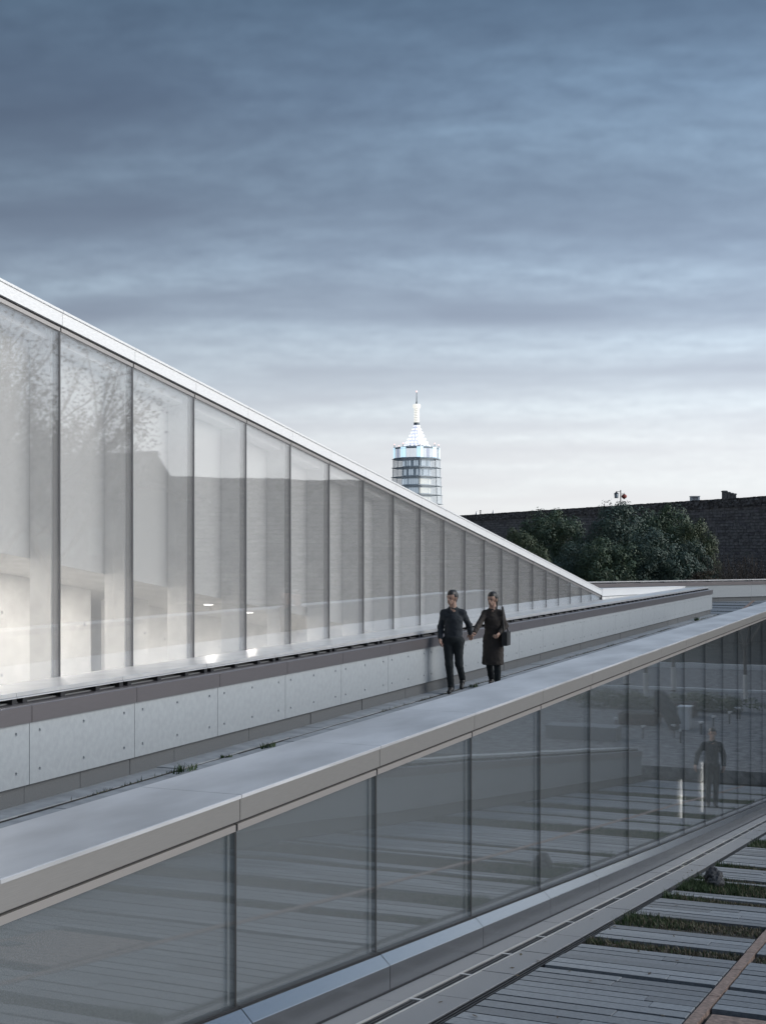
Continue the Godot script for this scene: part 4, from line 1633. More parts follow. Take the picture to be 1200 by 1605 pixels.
			# glass screens between the slabs
			if true:
				var a := d0.lerp(d1, 0.08) * (w - 0.6)
				var c := d0.lerp(d1, 0.92) * (w - 0.6)
				b = MB.new()
				b.face(a + Vector3(0, y2 + 0.35, 0), c + Vector3(0, y2 + 0.35, 0), c + Vector3(0, y - 0.4, 0), a + Vector3(0, y - 0.4, 0), a)
				obj("glass_screen", b, M["tower_screen"], o)
			b = MB.new()
			b.bar(d0 * (w - 0.7) + Vector3(0, y2, 0), d0 * (w - 0.7) + Vector3(0, y, 0), 0.2, 0.2, 5)
			obj("column", b, M["tower_frame"], o)
	b = MB.new()
	b.ball(Vector3(cos(ph + 0.6) * 23.6 * u, Y.call(735.5), sin(ph + 0.6) * 23.6 * u), Vector3.ONE * 0.55, 5, 8)


# ---------------------------------------------------------------- bodies: smooth-joined tapered capsules, meshed as surface nets
func field_mesh(bones: Array, k: float, h: float, out: MB) -> void:
	var lo := Vector3.ONE * 1e9
	var hi := -lo
	for b in bones:
		var r := maxf(b[2], b[3]) + k
		lo = lo.min((b[0] as Vector3).min(b[1]) - Vector3.ONE * r)
		hi = hi.max((b[0] as Vector3).max(b[1]) + Vector3.ONE * r)
	lo -= Vector3.ONE * h * 2.0
	hi += Vector3.ONE * h * 2.0
	var nx := int((hi.x - lo.x) / h) + 2
	var ny := int((hi.y - lo.y) / h) + 2
	var nz := int((hi.z - lo.z) / h) + 2
	var val := PackedFloat32Array()
	val.resize(nx * ny * nz)
	val.fill(1.0)
	for b in bones:
		var a: Vector3 = b[0]
		var e: Vector3 = b[1]
		var ra: float = b[2]
		var rb: float = b[3]
		var flat: Vector3 = b[4] if b.size() > 4 else Vector3.ONE      # squashes the limb along an axis
		var r := maxf(ra, rb) * maxf(1.0, maxf(1.0 / flat.x, maxf(1.0 / flat.y, 1.0 / flat.z))) + k + h
		var p := ((a.min(e) - Vector3.ONE * r - lo) / h).floor()
		var q := ((a.max(e) + Vector3.ONE * r - lo) / h).ceil()
		var ab := (e - a) * flat
		var ll := maxf(ab.length_squared(), 1e-9)
		for iz in range(maxi(int(p.z), 0), mini(int(q.z) + 1, nz)):
			for iy in range(maxi(int(p.y), 0), mini(int(q.y) + 1, ny)):
				for ix in range(maxi(int(p.x), 0), mini(int(q.x) + 1, nx)):
					var d := (lo + Vector3(ix, iy, iz) * h - a) * flat
					var t := clampf(d.dot(ab) / ll, 0.0, 1.0)
					var s := (d - ab * t).length() - lerpf(ra, rb, t)
					var n := (iz * ny + iy) * nx + ix
					var o := val[n]
					var m := maxf(k - absf(o - s), 0.0) / k
					val[n] = minf(o, s) - m * m * k * 0.25
	# one vertex in each crossed cell
	var cell := {}
	var i0 := out.v.size()
	var step := [0, 1, nx, nx + 1, nx * ny, nx * ny + 1, nx * ny + nx, nx * ny + nx + 1]
	var corner := [Vector3(0, 0, 0), Vector3(1, 0, 0), Vector3(0, 1, 0), Vector3(1, 1, 0), Vector3(0, 0, 1), Vector3(1, 0, 1), Vector3(0, 1, 1), Vector3(1, 1, 1)]
	var edges := [[0, 1], [2, 3], [4, 5], [6, 7], [0, 2], [1, 3], [4, 6], [5, 7], [0, 4], [1, 5], [2, 6], [3, 7]]
	for iz in nz - 1:
		for iy in ny - 1:
			var row := (iz * ny + iy) * nx
			for ix in nx - 1:
				var n := row + ix
				var f := val[n]
				if f > 3.0 * h or f < -3.0 * h:
					continue
				var inside := 0
				for c in 8:
					if val[n + step[c]] < 0.0:
						inside += 1
				if inside == 0 or inside == 8:
					continue
				var sum := Vector3.ZERO
				var cnt := 0
				for e in edges:
					var va := val[n + step[e[0]]]
					var vb := val[n + step[e[1]]]
					if (va < 0.0) != (vb < 0.0):
						sum += (corner[e[0]] as Vector3).lerp(corner[e[1]], va / (va - vb))
						cnt += 1
				cell[n] = out.v.size()
				out.v.append(lo + (Vector3(ix, iy, iz) + sum / cnt) * h)
				var g := Vector3(val[n + 1] - f + val[n + step[7]] - val[n + step[6]], val[n + nx] - f + val[n + step[7]] - val[n + step[5]], val[n + step[4]] - f + val[n + step[7]] - val[n + step[3]])
				out.n.append(g.normalized())
	for n: int in cell:
		for ax in 3:
			var st: int = [1, nx, nx * ny][ax]
			var s1: int = [nx, nx * ny, 1][ax]
			var s2: int = [nx * ny, 1, nx][ax]
			var a := val[n]
			var b := val[n + st]
			if (a < 0.0) == (b < 0.0):
				continue
			if not (cell.has(n - s1) and cell.has(n - s2) and cell.has(n - s1 - s2)):
				continue
			var q := [cell[n], cell[n - s1], cell[n - s1 - s2], cell[n - s2]]
			var nn: Vector3 = out.n[q[0]] + out.n[q[2]]
			var face: Vector3 = (out.v[q[2]] - out.v[q[0]]).cross(out.v[q[1]] - out.v[q[0]])
			if face.dot(nn) >= 0.0:
				out.t.append_array([q[0], q[1], q[2], q[0], q[2], q[3]])
			else:
				out.t.append_array([q[0], q[2], q[1], q[0], q[3], q[2]])


func hand_bones(wrist: Vector3, dir: Vector3, palm: Vector3, side: float, curl: float) -> Array:
	# dir points from the wrist to the fingers, palm is the way the palm faces
	var across := dir.cross(palm).normalized() * side
	var bones := []
	var knuckle := wrist + dir * 0.085
	bones.append([wrist, wrist + dir * 0.04, 0.024, 0.026])
	for k in 4:
		var off := across * (0.028 - 0.019 * k)
		var root := knuckle + off
		bones.append([wrist + dir * 0.02 + off * 0.6, root, 0.017, 0.0115])
		var L: float = [0.040, 0.046, 0.043, 0.034][k]
		var d1 := (dir * cos(curl) + palm * sin(curl)).normalized()
		var d2 := (dir * cos(curl * 2.2) + palm * sin(curl * 2.2)).normalized()
		bones.append([root, root + d1 * L, 0.0098, 0.009])
		bones.append([root + d1 * L, root + d1 * L + d2 * L * 0.85, 0.009, 0.0075])
	var tb := wrist + dir * 0.025 + across * 0.026
	var td := (dir * 0.75 + across * 0.55 + palm * 0.35).normalized()
	bones.append([tb, tb + td * 0.04, 0.014, 0.011])
	bones.append([tb + td * 0.04, tb + td * 0.04 + (td + dir * 0.5 + palm * 0.4).normalized() * 0.032, 0.0105, 0.008])
	return bones


# J: joints in metres, y from the sole, the figure faces +z and its left is +x
func person(at: Vector3, turn: float, size: float, label: String, J: Dictionary, top_m: Material, leg_m: Material, coat: bool, long_hair: bool) -> Node3D:
	var o := thing("person", at, label, "person", "", true, turn)
	o.scale = Vector3.ONE * size
	var hd: Vector3 = J.head
	var look: Basis = Basis(Vector3.UP, J.get("gaze", 0.0))
	var body := []
	body.append([J.pelvis, J.chest, 0.11, 0.115, Vector3(0.86, 1, 1.15)])
	body.append([J.chest, J.neck, 0.10, 0.055])
	for s in ["l", "r"]:
		var sh: Vector3 = J["sh_" + s] + Vector3(-0.028 * signf(J["sh_" + s].x), -0.045, 0)
		body.append([J.neck + Vector3(0, -0.06, 0), sh, 0.045, 0.042])
		body.append([sh, J["el_" + s], 0.042, 0.037])
		body.append([J["el_" + s], J["wr_" + s], 0.042, 0.028])
		body.append([J.pelvis, J["hip_" + s], 0.10, 0.08])
		body.append([J["hip_" + s], J["kn_" + s], 0.075, 0.05])
		body.append([J["kn_" + s], J["an_" + s], 0.05, 0.036])
		body.append([J["an_" + s], J["to_" + s], 0.036, 0.03])
	body.append([J.neck, hd, 0.058, 0.06])
	var m := MB.new()
	field_mesh(body, 0.03, 0.02, m)
	var head := [[hd + look * Vector3(0, 0.035, -0.012), hd + look * Vector3(0, 0.045, 0.012), 0.088, 0.084, Vector3(1.12, 0.93, 1.0)], [hd + look * Vector3(0, -0.045, 0.045), hd + look * Vector3(0, -0.07, 0.055), 0.05, 0.036], [hd + look * Vector3(0, 0.02, 0.09), hd + look * Vector3(0, -0.018, 0.106), 0.010, 0.015], [hd + look * Vector3(-0.02, -0.052, 0.09), hd + look * Vector3(0.02, -0.052, 0.09), 0.010, 0.010], [hd + look * Vector3(-0.035, 0.035, 0.078), hd + look * Vector3(0.035, 0.035, 0.078), 0.014, 0.014]]
	for s in [-1.0, 1.0]:
		head.append([hd + look * Vector3(0.082 * s, 0.02, -0.005), hd + look * Vector3(0.084 * s, -0.02, -0.002), 0.016, 0.012])
	field_mesh(head, 0.02, 0.008, m)
	for s in ["l", "r"]:
		var dir: Vector3 = (J["wr_" + s] - J["el_" + s]).normalized()
		var palm: Vector3 = J.get("palm_" + s, Vector3(1.0 if s == "r" else -1.0, 0, 0))
		palm = (palm - dir * palm.dot(dir)).normalized()
		field_mesh(hand_bones(J["wr_" + s], dir, palm, 1.0 if s == "l" else -1.0, J.get("curl_" + s, 0.35)), 0.008, 0.0045, m)
	var b := obj("body", m, M["skin"], o)
	# hair
	m = MB.new()
	var hair := [[hd + look * Vector3(0, 0.062, -0.026), hd + look * Vector3(0, 0.07, 0.016), 0.088, 0.078, Vector3(1.08, 0.95, 1.0)], [hd + look * Vector3(0, 0.03, -0.05), hd + look * Vector3(0, -0.035, -0.055), 0.072, 0.05], [hd + look * Vector3(-0.07, 0.05, 0.0), hd + look * Vector3(-0.075, 0.0, -0.02), 0.028, 0.018], [hd + look * Vector3(0.07, 0.05, 0.0), hd + look * Vector3(0.075, 0.0, -0.02), 0.028, 0.018]]
	if long_hair:
		hair.append([hd + look * Vector3(0, 0.0, -0.06), hd + look * Vector3(0, -0.16, -0.085), 0.07, 0.045])
	field_mesh(hair, 0.025, 0.010, m)
	obj("hair", m, M["hair"], b)
	for s in [-1.0, 1.0]:
		m = MB.new()
		m.ball(hd + look * Vector3(0.031 * s, 0.012, 0.082), Vector3.ONE * 0.011, 6, 8)
		obj("eye", m, M["hair"], b)
	# jacket or coat
	m = MB.new()
	var jk := []
	jk.append([J.pelvis + Vector3(0, 0.0, 0), J.chest, 0.130, 0.134, Vector3(0.86, 1, 1.12)])
	jk.append([J.chest, J.neck + Vector3(0, -0.05, -0.01), 0.118, 0.066])
	jk.append([J.neck + Vector3(0, -0.02, -0.012), J.neck + Vector3(0, 0.03, -0.006), 0.062, 0.06])
	for s in ["l", "r"]:
		var sh: Vector3 = J["sh_" + s] + Vector3(-0.028 * signf(J["sh_" + s].x), -0.045, 0)
		jk.append([J.neck + Vector3(0, -0.055, -0.01), sh, 0.056, 0.056])
		jk.append([sh + Vector3(-0.05 * signf(sh.x), -0.06, 0), sh, 0.07, 0.056])
		jk.append([sh, J["el_" + s], 0.057, 0.05])
		jk.append([J["el_" + s], (J["el_" + s] as Vector3).lerp(J["wr_" + s], 0.93), 0.052, 0.042])
	if coat:
		var mid: Vector3 = ((J.kn_l as Vector3) + J.kn_r) / 2.0
		jk.append([J.pelvis, mid + Vector3(0, -0.05, 0), 0.135, 0.17, Vector3(0.88, 1, 1.0)])
		for s in ["l", "r"]:
			jk.append([J["hip_" + s], J["kn_" + s] + Vector3(0, -0.06, 0), 0.10, 0.10])
	field_mesh(jk, 0.03, 0.016, m)
	var hem: float = ((J.kn_l as Vector3).y + J.kn_r.y) / 2.0 - 0.06 if coat else J.pelvis.y - 0.10
	for q in m.v.size():
		if m.v[q].y < hem and absf(m.v[q].x) < 0.2:
			m.v[q].y = hem + 0.1 * (m.v[q].y - hem)
	folds(m, 0.007)
	obj("coat" if coat else "jacket", m, top_m, b)
	m = MB.new()
	var tr := []
	for s in ["l", "r"]:
		tr.append([J.pelvis, J["hip_" + s], 0.118, 0.098])
		tr.append([J["hip_" + s], J["kn_" + s], 0.092, 0.066])
		tr.append([J["kn_" + s], (J["kn_" + s] as Vector3).lerp(J["an_" + s], 0.97), 0.065, 0.055])
	field_mesh(tr, 0.03, 0.018, m)
	folds(m, 0.006)
	obj("trousers", m, leg_m, b)
	for s in ["l", "r"]:
		m = MB.new()
		var an: Vector3 = J["an_" + s]
		var to: Vector3 = J["to_" + s]
		var heel := an + (an - to).normalized() * 0.03 + Vector3(0, -0.03, 0)
		field_mesh([[heel, to, 0.042, 0.036], [an, an.lerp(to, 0.3), 0.05, 0.045]], 0.02, 0.010, m)
		obj("shoe", m, M["hair"], b)
	return o


func folds(m: MB, deep: float) -> void:   # creases in cloth
	var f := FastNoiseLite.new()
	f.seed = 31
	f.frequency = 5.0
	f.fractal_octaves = 3
	for k in m.v.size():
		var p := m.v[k]
		m.v[k] = p + m.n[k] * deep * (absf(f.get_noise_3d(p.x * 1.2 + p.y * 0.8, p.y * 1.6, p.z * 1.2)) * 2.4 - 0.4)
	var nn := PackedVector3Array()
	nn.resize(m.v.size())
	for k in range(0, m.t.size(), 3):
		var a := m.v[m.t[k]]
		var n := (m.v[m.t[k + 2]] - a).cross(m.v[m.t[k + 1]] - a)
		for q in 3:
			nn[m.t[k + q]] += n
	for k in nn.size():
		m.n[k] = nn[k].normalized()


func people() -> void:
	# man leading, left arm stretched back to the woman's hand
	var mx := Vector3(-7.5, 0, -21.45)
	var hand := Vector3(-7.30, 0.93, -21.98)
	var J := {
		"pelvis": Vector3(0, 0.93, 0), "chest": Vector3(0.01, 1.24, 0.01), "neck": Vector3(0.0, 1.47, 0.02), "head": Vector3(-0.01, 1.60, 0.05), "gaze": -0.5,
		"sh_l": Vector3(0.185, 1.40, -0.03), "el_l": Vector3(0.235, 1.14, -0.20), "wr_l": Vector3(0.215, 0.99, -0.43), "palm_l": Vector3(0.2, -1, 0.2), "curl_l": 0.6,
		"sh_r": Vector3(-0.185, 1.40, 0.03), "el_r": Vector3(-0.225, 1.12, -0.04), "wr_r": Vector3(-0.20, 0.92, 0.12), "palm_r": Vector3(1, 0, 0.2),
		"hip_l": Vector3(0.09, 0.88, 0), "kn_l": Vector3(0.095, 0.50, -0.02), "an_l": Vector3(0.10, 0.21, -0.32), "to_l": Vector3(0.10, 0.07, -0.22),
		"hip_r": Vector3(-0.09, 0.88, 0), "kn_r": Vector3(-0.06, 0.48, 0.06), "an_r": Vector3(-0.03, 0.085, 0.02), "to_r": Vector3(-0.04, 0.035, 0.17),
	}
	person(mx, 0.15, 1.0, "man in a dark navy jacket and dark trousers walking on the walkway, hand stretched back", J, M["navy"], M["trousers"], false, false)
	var w := Vector3(-7.16, 0, -22.61)
	J = {
		"pelvis": Vector3(0, 0.90, 0), "chest": Vector3(0, 1.20, 0.03), "neck": Vector3(0, 1.42, 0.05), "head": Vector3(0.0, 1.545, 0.075), "gaze": -0.35,
		"sh_l": Vector3(0.165, 1.35, 0.02), "el_l": Vector3(0.22, 1.09, 0.03), "wr_l": Vector3(0.15, 0.97, 0.20), "palm_l": Vector3(-1, 0, 0), "curl_l": 0.8,
		"sh_r": Vector3(-0.165, 1.35, 0.05), "el_r": Vector3(-0.20, 1.13, 0.24), "wr_r": Vector3(-0.24, 0.985, 0.46), "palm_r": Vector3(0, 1, 0), "curl_r": 0.6,
		"hip_l": Vector3(0.085, 0.86, 0), "kn_l": Vector3(0.09, 0.48, 0.10), "an_l": Vector3(0.09, 0.085, 0.06), "to_l": Vector3(0.09, 0.035, 0.20),
		"hip_r": Vector3(-0.085, 0.86, 0), "kn_r": Vector3(-0.085, 0.47, -0.02), "an_r": Vector3(-0.08, 0.12, -0.24), "to_r": Vector3(-0.08, 0.035, -0.11),
	}
	person(w, 0.1, 1.0, "woman in a long brown coat following the man and holding his hand", J, M["brown_coat"], M["trousers"], true, true)
	# her bag and her pale carrier bag
	var bp := w + Vector3(0.24, 0.74, 0.02)
	var o := thing("shoulder_bag", bp, "dark shoulder bag at the woman's left hip", "bag")
	var b := MB.new()
	b.obox(Transform3D(Basis(Vector3.UP, 0.1), bp + Vector3(0, 0.13, 0)), Vector3(0.10, 0.24, 0.30))
	obj("pouch", b, M["black"], o)
	b = MB.new()
	b.bar(bp + Vector3(0, 0.24, 0.12), bp + Vector3(-0.06, 0.69, 0.02), 0.012, 0.012, 6)
	b.bar(bp + Vector3(0, 0.24, -0.12), bp + Vector3(-0.06, 0.69, 0.0), 0.012, 0.012, 6)
	obj("strap", b, M["black"], o)
	# bystander on the ramp, outside the frame, seen mirrored in the dark glass
	var rp := P(-2.2, ramp_y(31.3), 31.3)
	J = {
		"pelvis": Vector3(0, 0.95, 0), "chest": Vector3(0, 1.26, 0.0), "neck": Vector3(0, 1.49, 0.02), "head": Vector3(0.0, 1.62, 0.045),
		"sh_l": Vector3(0.20, 1.42, 0.0), "el_l": Vector3(0.30, 1.16, 0.0), "wr_l": Vector3(0.36, 0.95, 0.14), "palm_l": Vector3(-1, 0, 0),
		"sh_r": Vector3(-0.20, 1.42, 0.0), "el_r": Vector3(-0.26, 1.14, -0.02), "wr_r": Vector3(-0.25, 0.92, 0.06), "palm_r": Vector3(1, 0, 0),
		"hip_l": Vector3(0.09, 0.9, 0), "kn_l": Vector3(0.09, 0.49, 0.03), "an_l": Vector3(0.09, 0.085, 0.0), "to_l": Vector3(0.10, 0.035, 0.15),
		"hip_r": Vector3(-0.09, 0.9, 0), "kn_r": Vector3(-0.09, 0.49, 0.02), "an_r": Vector3(-0.08, 0.085, -0.02), "to_r": Vector3(-0.09, 0.035, 0.13),
	}
	person(rp, -0.3, 1.04, "person in a dark padded jacket standing on the ramp, mirrored in the glass", J, M["navy"], M["trousers"], false, false)


# ---------------------------------------------------------------- what the two glass fronts mirror
func mirrored() -> void:
	var b := MB.new()
	# lower square at the end of the ramp
	b.slab(-3.4, 40.0, -0.4, 0.0, 43.9, 82.0, -4.6, -4.6)
	var lower := obj("lower_square", b, M["plaza"])
	tag(lower, "", "", "", "structure")
	b = MB.new()
	b.slab(2.6, 40.0, -0.6, 0.0, -6.0, 43.9, ramp_y(-6.0) + 0.55, -4.55)
	tag(obj("bank", b, M["earth"]), "", "", "", "structure")
	var flat := func(_s: float) -> float: return 0.0
	var fall := func(s: float) -> float: return ramp_y(42.0 - s) - ramp_y(42.0)
	var o := thing("ramp_parapet", P(1.55, ramp_y(42.0), 42.0), "sloping concrete parapet with metal coping along the far side of the ramp", "wall", "", true, PI)
	parapet(o, 44.0, 0.9, 1.8, fall, 1.1, false)
	for e in [[0.63, 57.6, "smallest"], [0.77, 55.9, ""], [1.19, 54.3, ""], [1.33, 52.2, ""], [1.6, 50.2, ""], [2.1, 50.6, ""], [3.0, 50.2, ""], [4.6, 52.0, ""]]:
		pass
	var bl := [[0.63, 57.6, "low bollard light farthest along the lower square"], [0.77, 55.9, "second farthest low bollard light on the lower square"], [1.19, 54.3, "low bollard light just past the leaning boulder"], [1.33, 52.2, "low bollard light before the leaning boulder"], [1.6, 49.6, "low bollard light nearest the foot of the ramp"], [2.1, 50.9, "low bollard light in front of the pale pedestal"], [3.2, 50.2, "low bollard light left of the pale pedestal"], [4.6, 52.2, "low bollard light behind the long stone bench"]]
	var proto: Node3D = null
	for e in bl:
		var at := P(e[0], -4.6, e[1])
		if proto == null:
			proto = thing("bollard_light", at, e[2], "bollard", "bollard lights on the lower square", true)
			b = MB.new()
			b.bar(Vector3.ZERO, Vector3(0, 0.42, 0), 0.035, 0.035, 10)
			obj("post", b, M["dark_metal"], proto)
			b = MB.new()
			b.bar(Vector3(0, 0.42, 0), Vector3(0, 0.5, 0), 0.05, 0.05, 10)
			b.box(Vector3(-0.05, 0.46, -0.05), Vector3(0.12, 0.5, 0.05))
			obj("head", b, M["white_panel"], proto)
		else:
			dup(proto, at, e[0] * 3.0, 1.0, e[2])
	# stone bench, rusty planters, boulder, pedestal
	b = MB.new()
	b.box(P(3.9, -4.6, 49.0), P(6.6, -4.1, 50.1))
	tag(obj("stone_bench", b, M["granite"]), "long low block of grey stone on the lower square", "bench")
	for e in [[3.4, 4.9, 54.0, 55.0, 0.45, "nearer rusty steel planter on the lower square"], [2.4, 4.0, 57.0, 58.2, 0.6, "rusty steel planter behind the boulder on the lower square"]]:
		o = thing("steel_planter", P(e[0], -4.6, e[2]), e[5], "planter", "rusty planters on the lower square")
		b = MB.new()
		b.box(P(e[0], -4.6, e[2]), P(e[1], -4.6 + e[4], e[3]))
		obj("box", b, M["corten"], o)
		b = MB.new()
		b.box(P(e[0] + 0.05, -4.6 + e[4], e[2] + 0.05), P(e[1] - 0.05, -4.59 + e[4], e[3] - 0.05))
		obj("soil", b, M["soil"], o)
	b = MB.new()
	boulder(b, P(2.75, -3.95, 53.4), Vector3(0.34, 0.85, 0.3), 4, Basis(Vector3(0, 0, 1), -0.55))
	tag(obj("boulder", b, M["rock"]), "tall boulder leaning on the lower square", "boulder")
	b = MB.new()
	b.box(P(1.9, -4.6, 53.3), P(2.35, -3.75, 53.9))
	b.box(P(1.86, -3.75, 53.26), P(2.39, -3.69, 53.94))
	tag(obj("pedestal", b, M["white_panel"]), "pale square pedestal beside the leaning boulder", "pedestal")
	b = MB.new()
	tag(obj("hedge", crown(P(4.5, -4.3, 60.0), Vector3(5.5, 0.42, 0.8), 160, 60, 0.06, 77, [Color(1.1, 1.0, 0.8), Color(0.9, 1.0, 0.8)], 0.9), M["leaf2"]), "low clipped hedge across the lower square", "hedge")
	for e in [[68.6, 0.12, "M", "pale kerb across the far side of the lower square"], [81.9, 0.3, "M", "pale upper kerb at the foot of the bank"]]:
		b = MB.new()
		b.box(P(-3.0, -4.6, e[0]), P(20.0, -4.6 + e[1], e[0] + 0.25))
		tag(obj("kerb", b, M["white_panel"]), e[3], "kerb")
	var k := 0
	for e in [[5.8, 64.0, "slim tree with a white wrapped trunk at the hedge, the leftmost"], [5.1, 67.8, "slim tree with a white wrapped trunk, the middle one"], [1.2, 64.7, "slim tree with a white wrapped trunk nearest the glass gallery"], [8.0, 70.0, "slim tree with a white wrapped trunk farthest to the right"]]:
		o = thing("wrapped_tree", P(e[0], -4.6, e[1]), e[2], "tree", "young trees with wrapped trunks", true)
		b = MB.new()
		var tips := []
		var r := RandomNumberGenerator.new()
		r.seed = 200 + k
		b.bar(Vector3.ZERO, Vector3(0.05, 2.6, 0), 0.11, 0.08, 8)
		for q in 4:
			limbs(b, r, Vector3(0.05, 2.4, 0), Vector3(cos(q * 1.6 + k), 1.6, sin(q * 1.6 + k)).normalized(), 1.5, 0.05, 2, tips)
		obj("trunk", b, M["bark"], o)
		b = MB.new()
		b.bar(Vector3(0.0, 0.1, 0), Vector3(0.03, 1.25, 0), 0.13, 0.115, 10)
		obj("wrap", b, M["wrap"], o)
		k += 1
	# tree with sparse leaves and a house, mirrored in the left gallery
	var tn := 0
	for e in [[27.9, 58.6, 1.0, 5, "tall spreading tree with sparse autumn leaves beside the tiled house", 1.9], [29.6, 65.5, 0.8, 8, "smaller tree with sparse leaves before the tiled house", 1.7], [33.5, 54.0, 1.0, 14, "tall spreading tree with sparse leaves farthest from the tiled house", 1.9]]:
		var gy := -4.6
		o = thing("autumn_tree", P(e[0], gy, e[1]), e[4], "tree", "", true)
		o.scale = Vector3.ONE * e[5]
		b = MB.new()
		var tips := []
		var r := RandomNumberGenerator.new()
		r.seed = e[3]
		b.bar(Vector3.ZERO, Vector3(0.1, 3.4, 0.1), 0.26, 0.18, 8)
		for q in 5:
			limbs(b, r, Vector3(0.1, 3.2, 0.1), Vector3(cos(q * 1.27), 1.7, sin(q * 1.27)).normalized(), 3.0 * float(e[2]), 0.1, 3, tips, 0.6)
		obj("trunk", b, M["bark"], o)
		var m := MB.new()
		m.tinted = true
		for p: Vector3 in tips:
			for q in 16:
				var c := p + Vector3(r.randfn(), r.randfn() - 0.3, r.randfn()) * 0.3
				var u := Vector3(r.randfn(), r.randfn(), r.randfn()).normalized() * 0.055
				var w := u.cross(Vector3(r.randfn(), r.randfn(), r.randfn()).normalized()) * 0.7
				var t := r.randf_range(0.6, 1.3)
				m.tint = Color(t, t, t * 0.9)
				m.face(c - u, c - w, c + u, c + w, Vector3.UP)
		obj("foliage", m, M["autumn_leaf"], o)
		tn += 1
	house()


func boulder(m: MB, at: Vector3, r: Vector3, seed_: int, turn := Basis()) -> void:
	var f := FastNoiseLite.new()
	f.seed = seed_
	f.frequency = 1.1
	var t := MB.new()
	t.ball(Vector3.ZERO, Vector3.ONE, 18, 26)
	for k in t.v.size():
		var d := t.v[k]
		var q := 1.0 + 0.45 * f.get_noise_3dv(d * 1.3) + 0.22 * absf(f.get_noise_3dv(d * 4.0))
		t.v[k] = at + turn * (d * r * q)
	var nn := PackedVector3Array()
	nn.resize(t.v.size())
	for k in range(0, t.t.size(), 3):
		var a := t.v[t.t[k]]
		var n := (t.v[t.t[k + 2]] - a).cross(t.v[t.t[k + 1]] - a)
		for q in 3:
			nn[t.t[k + q]] += n
	for k in nn.size():
		t.n[k] = nn[k].normalized()
	m.add(t)


func house() -> void:
	var at := P(32.9, -4.6, 74.2)
	var o := thing("tiled_house", at, "grey house with a tiled gable roof before the city wall", "house", "", true, 0.185)
	o.scale = Vector3(1.08, 1.22, 1.2)
	var b := MB.new()
	b.box(Vector3(-4.5, 0, -2.6), Vector3(4.5, 9.0, 2.6))
	obj("wall", b, M["plinth"], o)
	b = MB.new()
	# curved roof, eaves turned up
	var prof := PackedVector2Array([Vector2(-3.7, 8.7), Vector2(-3.0, 8.85), Vector2(-1.6, 9.6), Vector2(-0.25, 10.8), Vector2(0.25, 10.8), Vector2(1.6, 9.6), Vector2(3.0, 8.85), Vector2(3.7, 8.7), Vector2(3.7, 8.55), Vector2(0, 9.3), Vector2(-3.7, 8.55)])
	b.ext(prof, -5.2, 5.2)
	for k in b.v.size():
		b.v[k] = Vector3(b.v[k].z, b.v[k].y, -b.v[k].x)
		b.n[k] = Vector3(b.n[k].z, b.n[k].y, -b.n[k].x)
	var r := obj("roof", b, M["wall_tile"], o)
	b = MB.new()
	b.box(Vector3(-5.3, 10.7, -0.2), Vector3(5.3, 11.0, 0.2))
	obj("ridge", b, M["wall_tile"], r)
	for k in 4:
		for s in [-1.0, 1.0]:
			b = MB.new()
			b.box(Vector3(-3.6 + k * 2.1, 5.6, 2.6 * s), Vector3(-2.6 + k * 2.1, 7.0, 2.64 * s))
			obj("window", b, M["tower_slab"], o)
	b = MB.new()
	b.box(Vector3(-1.0, 0, 2.6), Vector3(1.0, 2.4, 2.66))
	obj("door", b, M["corten"], o)


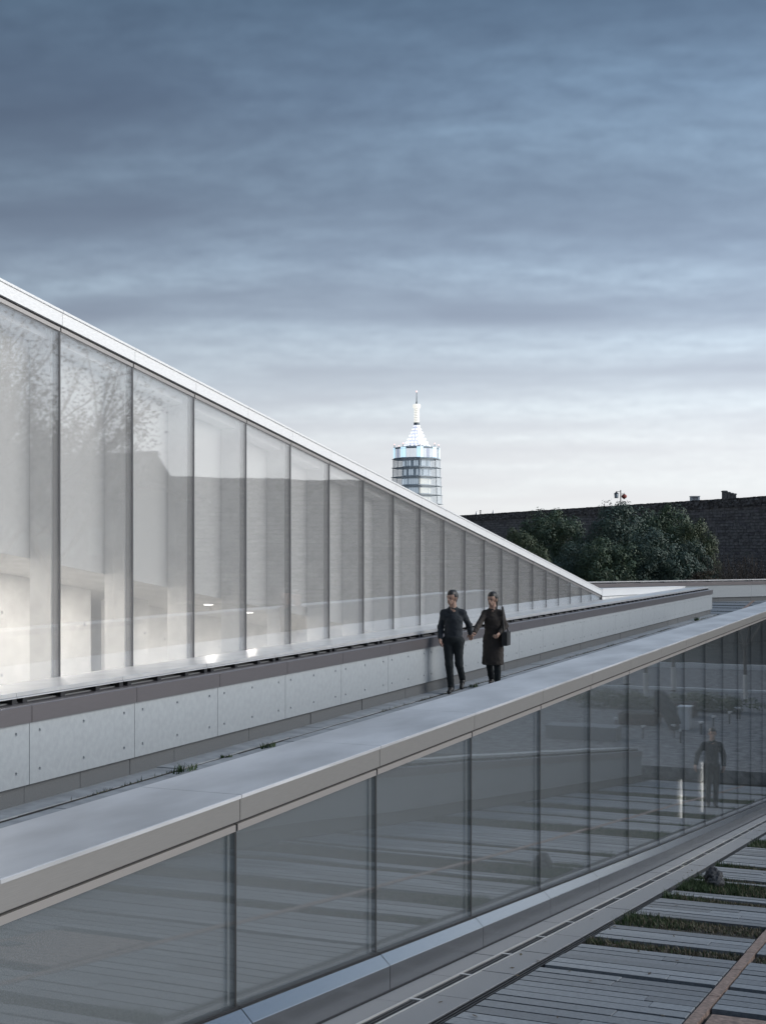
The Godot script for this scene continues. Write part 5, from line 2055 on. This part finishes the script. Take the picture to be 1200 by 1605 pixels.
# ---------------------------------------------------------------- everything, in order
func _ready() -> void:
	rng.seed = 1234
	# camera: a shift lens held level, so that uprights stay upright
	var cam := Camera3D.new()
	cam.name = "camera"
	cam.projection = Camera3D.PROJECTION_FRUSTUM
	cam.near = 0.1
	cam.far = 3000.0
	cam.size = 0.1 * 1605.0 / 2100.0
	cam.frustum_offset = Vector2(0, 0.1 * 63.5 / 2100.0)
	cam.position = Vector3(0, EYE, 0)
	cam.rotation.y = TURN
	add_child(cam)
	cam.current = true
	var env := Environment.new()
	env.background_mode = Environment.BG_SKY
	var sky := Sky.new()
	var sm := PanoramaSkyMaterial.new()
	sm.panorama = ImageTexture.create_from_image(make_sky())
	sky.sky_material = sm
	env.sky = sky
	env.background_energy_multiplier = 1.0
	env.tonemap_mode = Environment.TONE_MAPPER_LINEAR
	env.tonemap_exposure = 1.22
	env.sdfgi_enabled = true
	env.ssao_enabled = true
	env.ssil_enabled = true
	var we := WorldEnvironment.new()
	we.name = "environment"
	we.environment = env
	add_child(we)
	# the glow left by the sun, low and broad, ahead on the right
	var sun := DirectionalLight3D.new()
	sun.name = "sun"
	sun.light_energy = 0.95
	sun.light_angular_distance = 44.0
	sun.light_color = Color(1.0, 0.99, 0.97)
	sun.shadow_enabled = true
	add_child(sun)
	var az := deg_to_rad(72.0)
	var el := deg_to_rad(17.0)
	var to := Vector3(sin(az) * cos(el), sin(el), -cos(az) * cos(el))
	sun.look_at_from_position(to * 50.0, Vector3.ZERO)

	make_materials()
	var ts := mat("tower_screen", Color(0.72, 0.80, 0.86), 0.3)
	ts.albedo_color.a = 0.42
	ts.transparency = BaseMaterial3D.TRANSPARENCY_ALPHA
	mat("wall_tile", Color(0.05, 0.05, 0.055), 0.8)

	# setting
	var g := MB.new()
	g.quad(P(-1500, -5.1, -300), P(1500, -5.1, -300), P(1500, -5.1, 1500), P(-1500, -5.1, 1500), Vector3.UP)
	tag(obj("ground", g, M["earth"]), "", "", "", "structure")
	ramp()
	walkway()
	left_gallery()
	right_gallery()
	var flat := func(_s: float) -> float: return 0.0
	var o := thing("concrete_parapet", P(-7.87, 0, 5.05), "long low concrete parapet with metal coping beside the walkway", "wall", "", true)
	parapet(o, 47.9, 5.42 - 1.807 * 3.0, 1.807, flat, 1.17, true)
	# far wall across the end of the walkway
	var u := Vector2(0.561, 0.828)
	var p0 := Vector2(-13.9, 59.8) - u * 14.0
	o = thing("end_parapet", P(p0.x, 0.02, p0.y), "pale concrete parapet closing the far end of the walkway below the trees", "wall", "", true, atan2(-u.x, u.y))
	parapet(o, 46.0, 1.1, 4.6, flat, 1.1, false)
	drain()
	city_wall()
	on_wall()
	evergreens()
	shrubs()
	tower()
	mirrored()
	var rk := MB.new()
	boulder(rk, P(-2.40, ramp_y(16.2) + 0.085, 16.2), Vector3(0.10, 0.11, 0.10), 12)
	boulder(rk, P(-2.36, ramp_y(16.15) + 0.05, 16.1), Vector3(0.09, 0.07, 0.09), 15)
	tag(obj("rock", rk, M["rock"]), "small jagged dark rock standing in the grass beside the kerb", "rock")
	people()
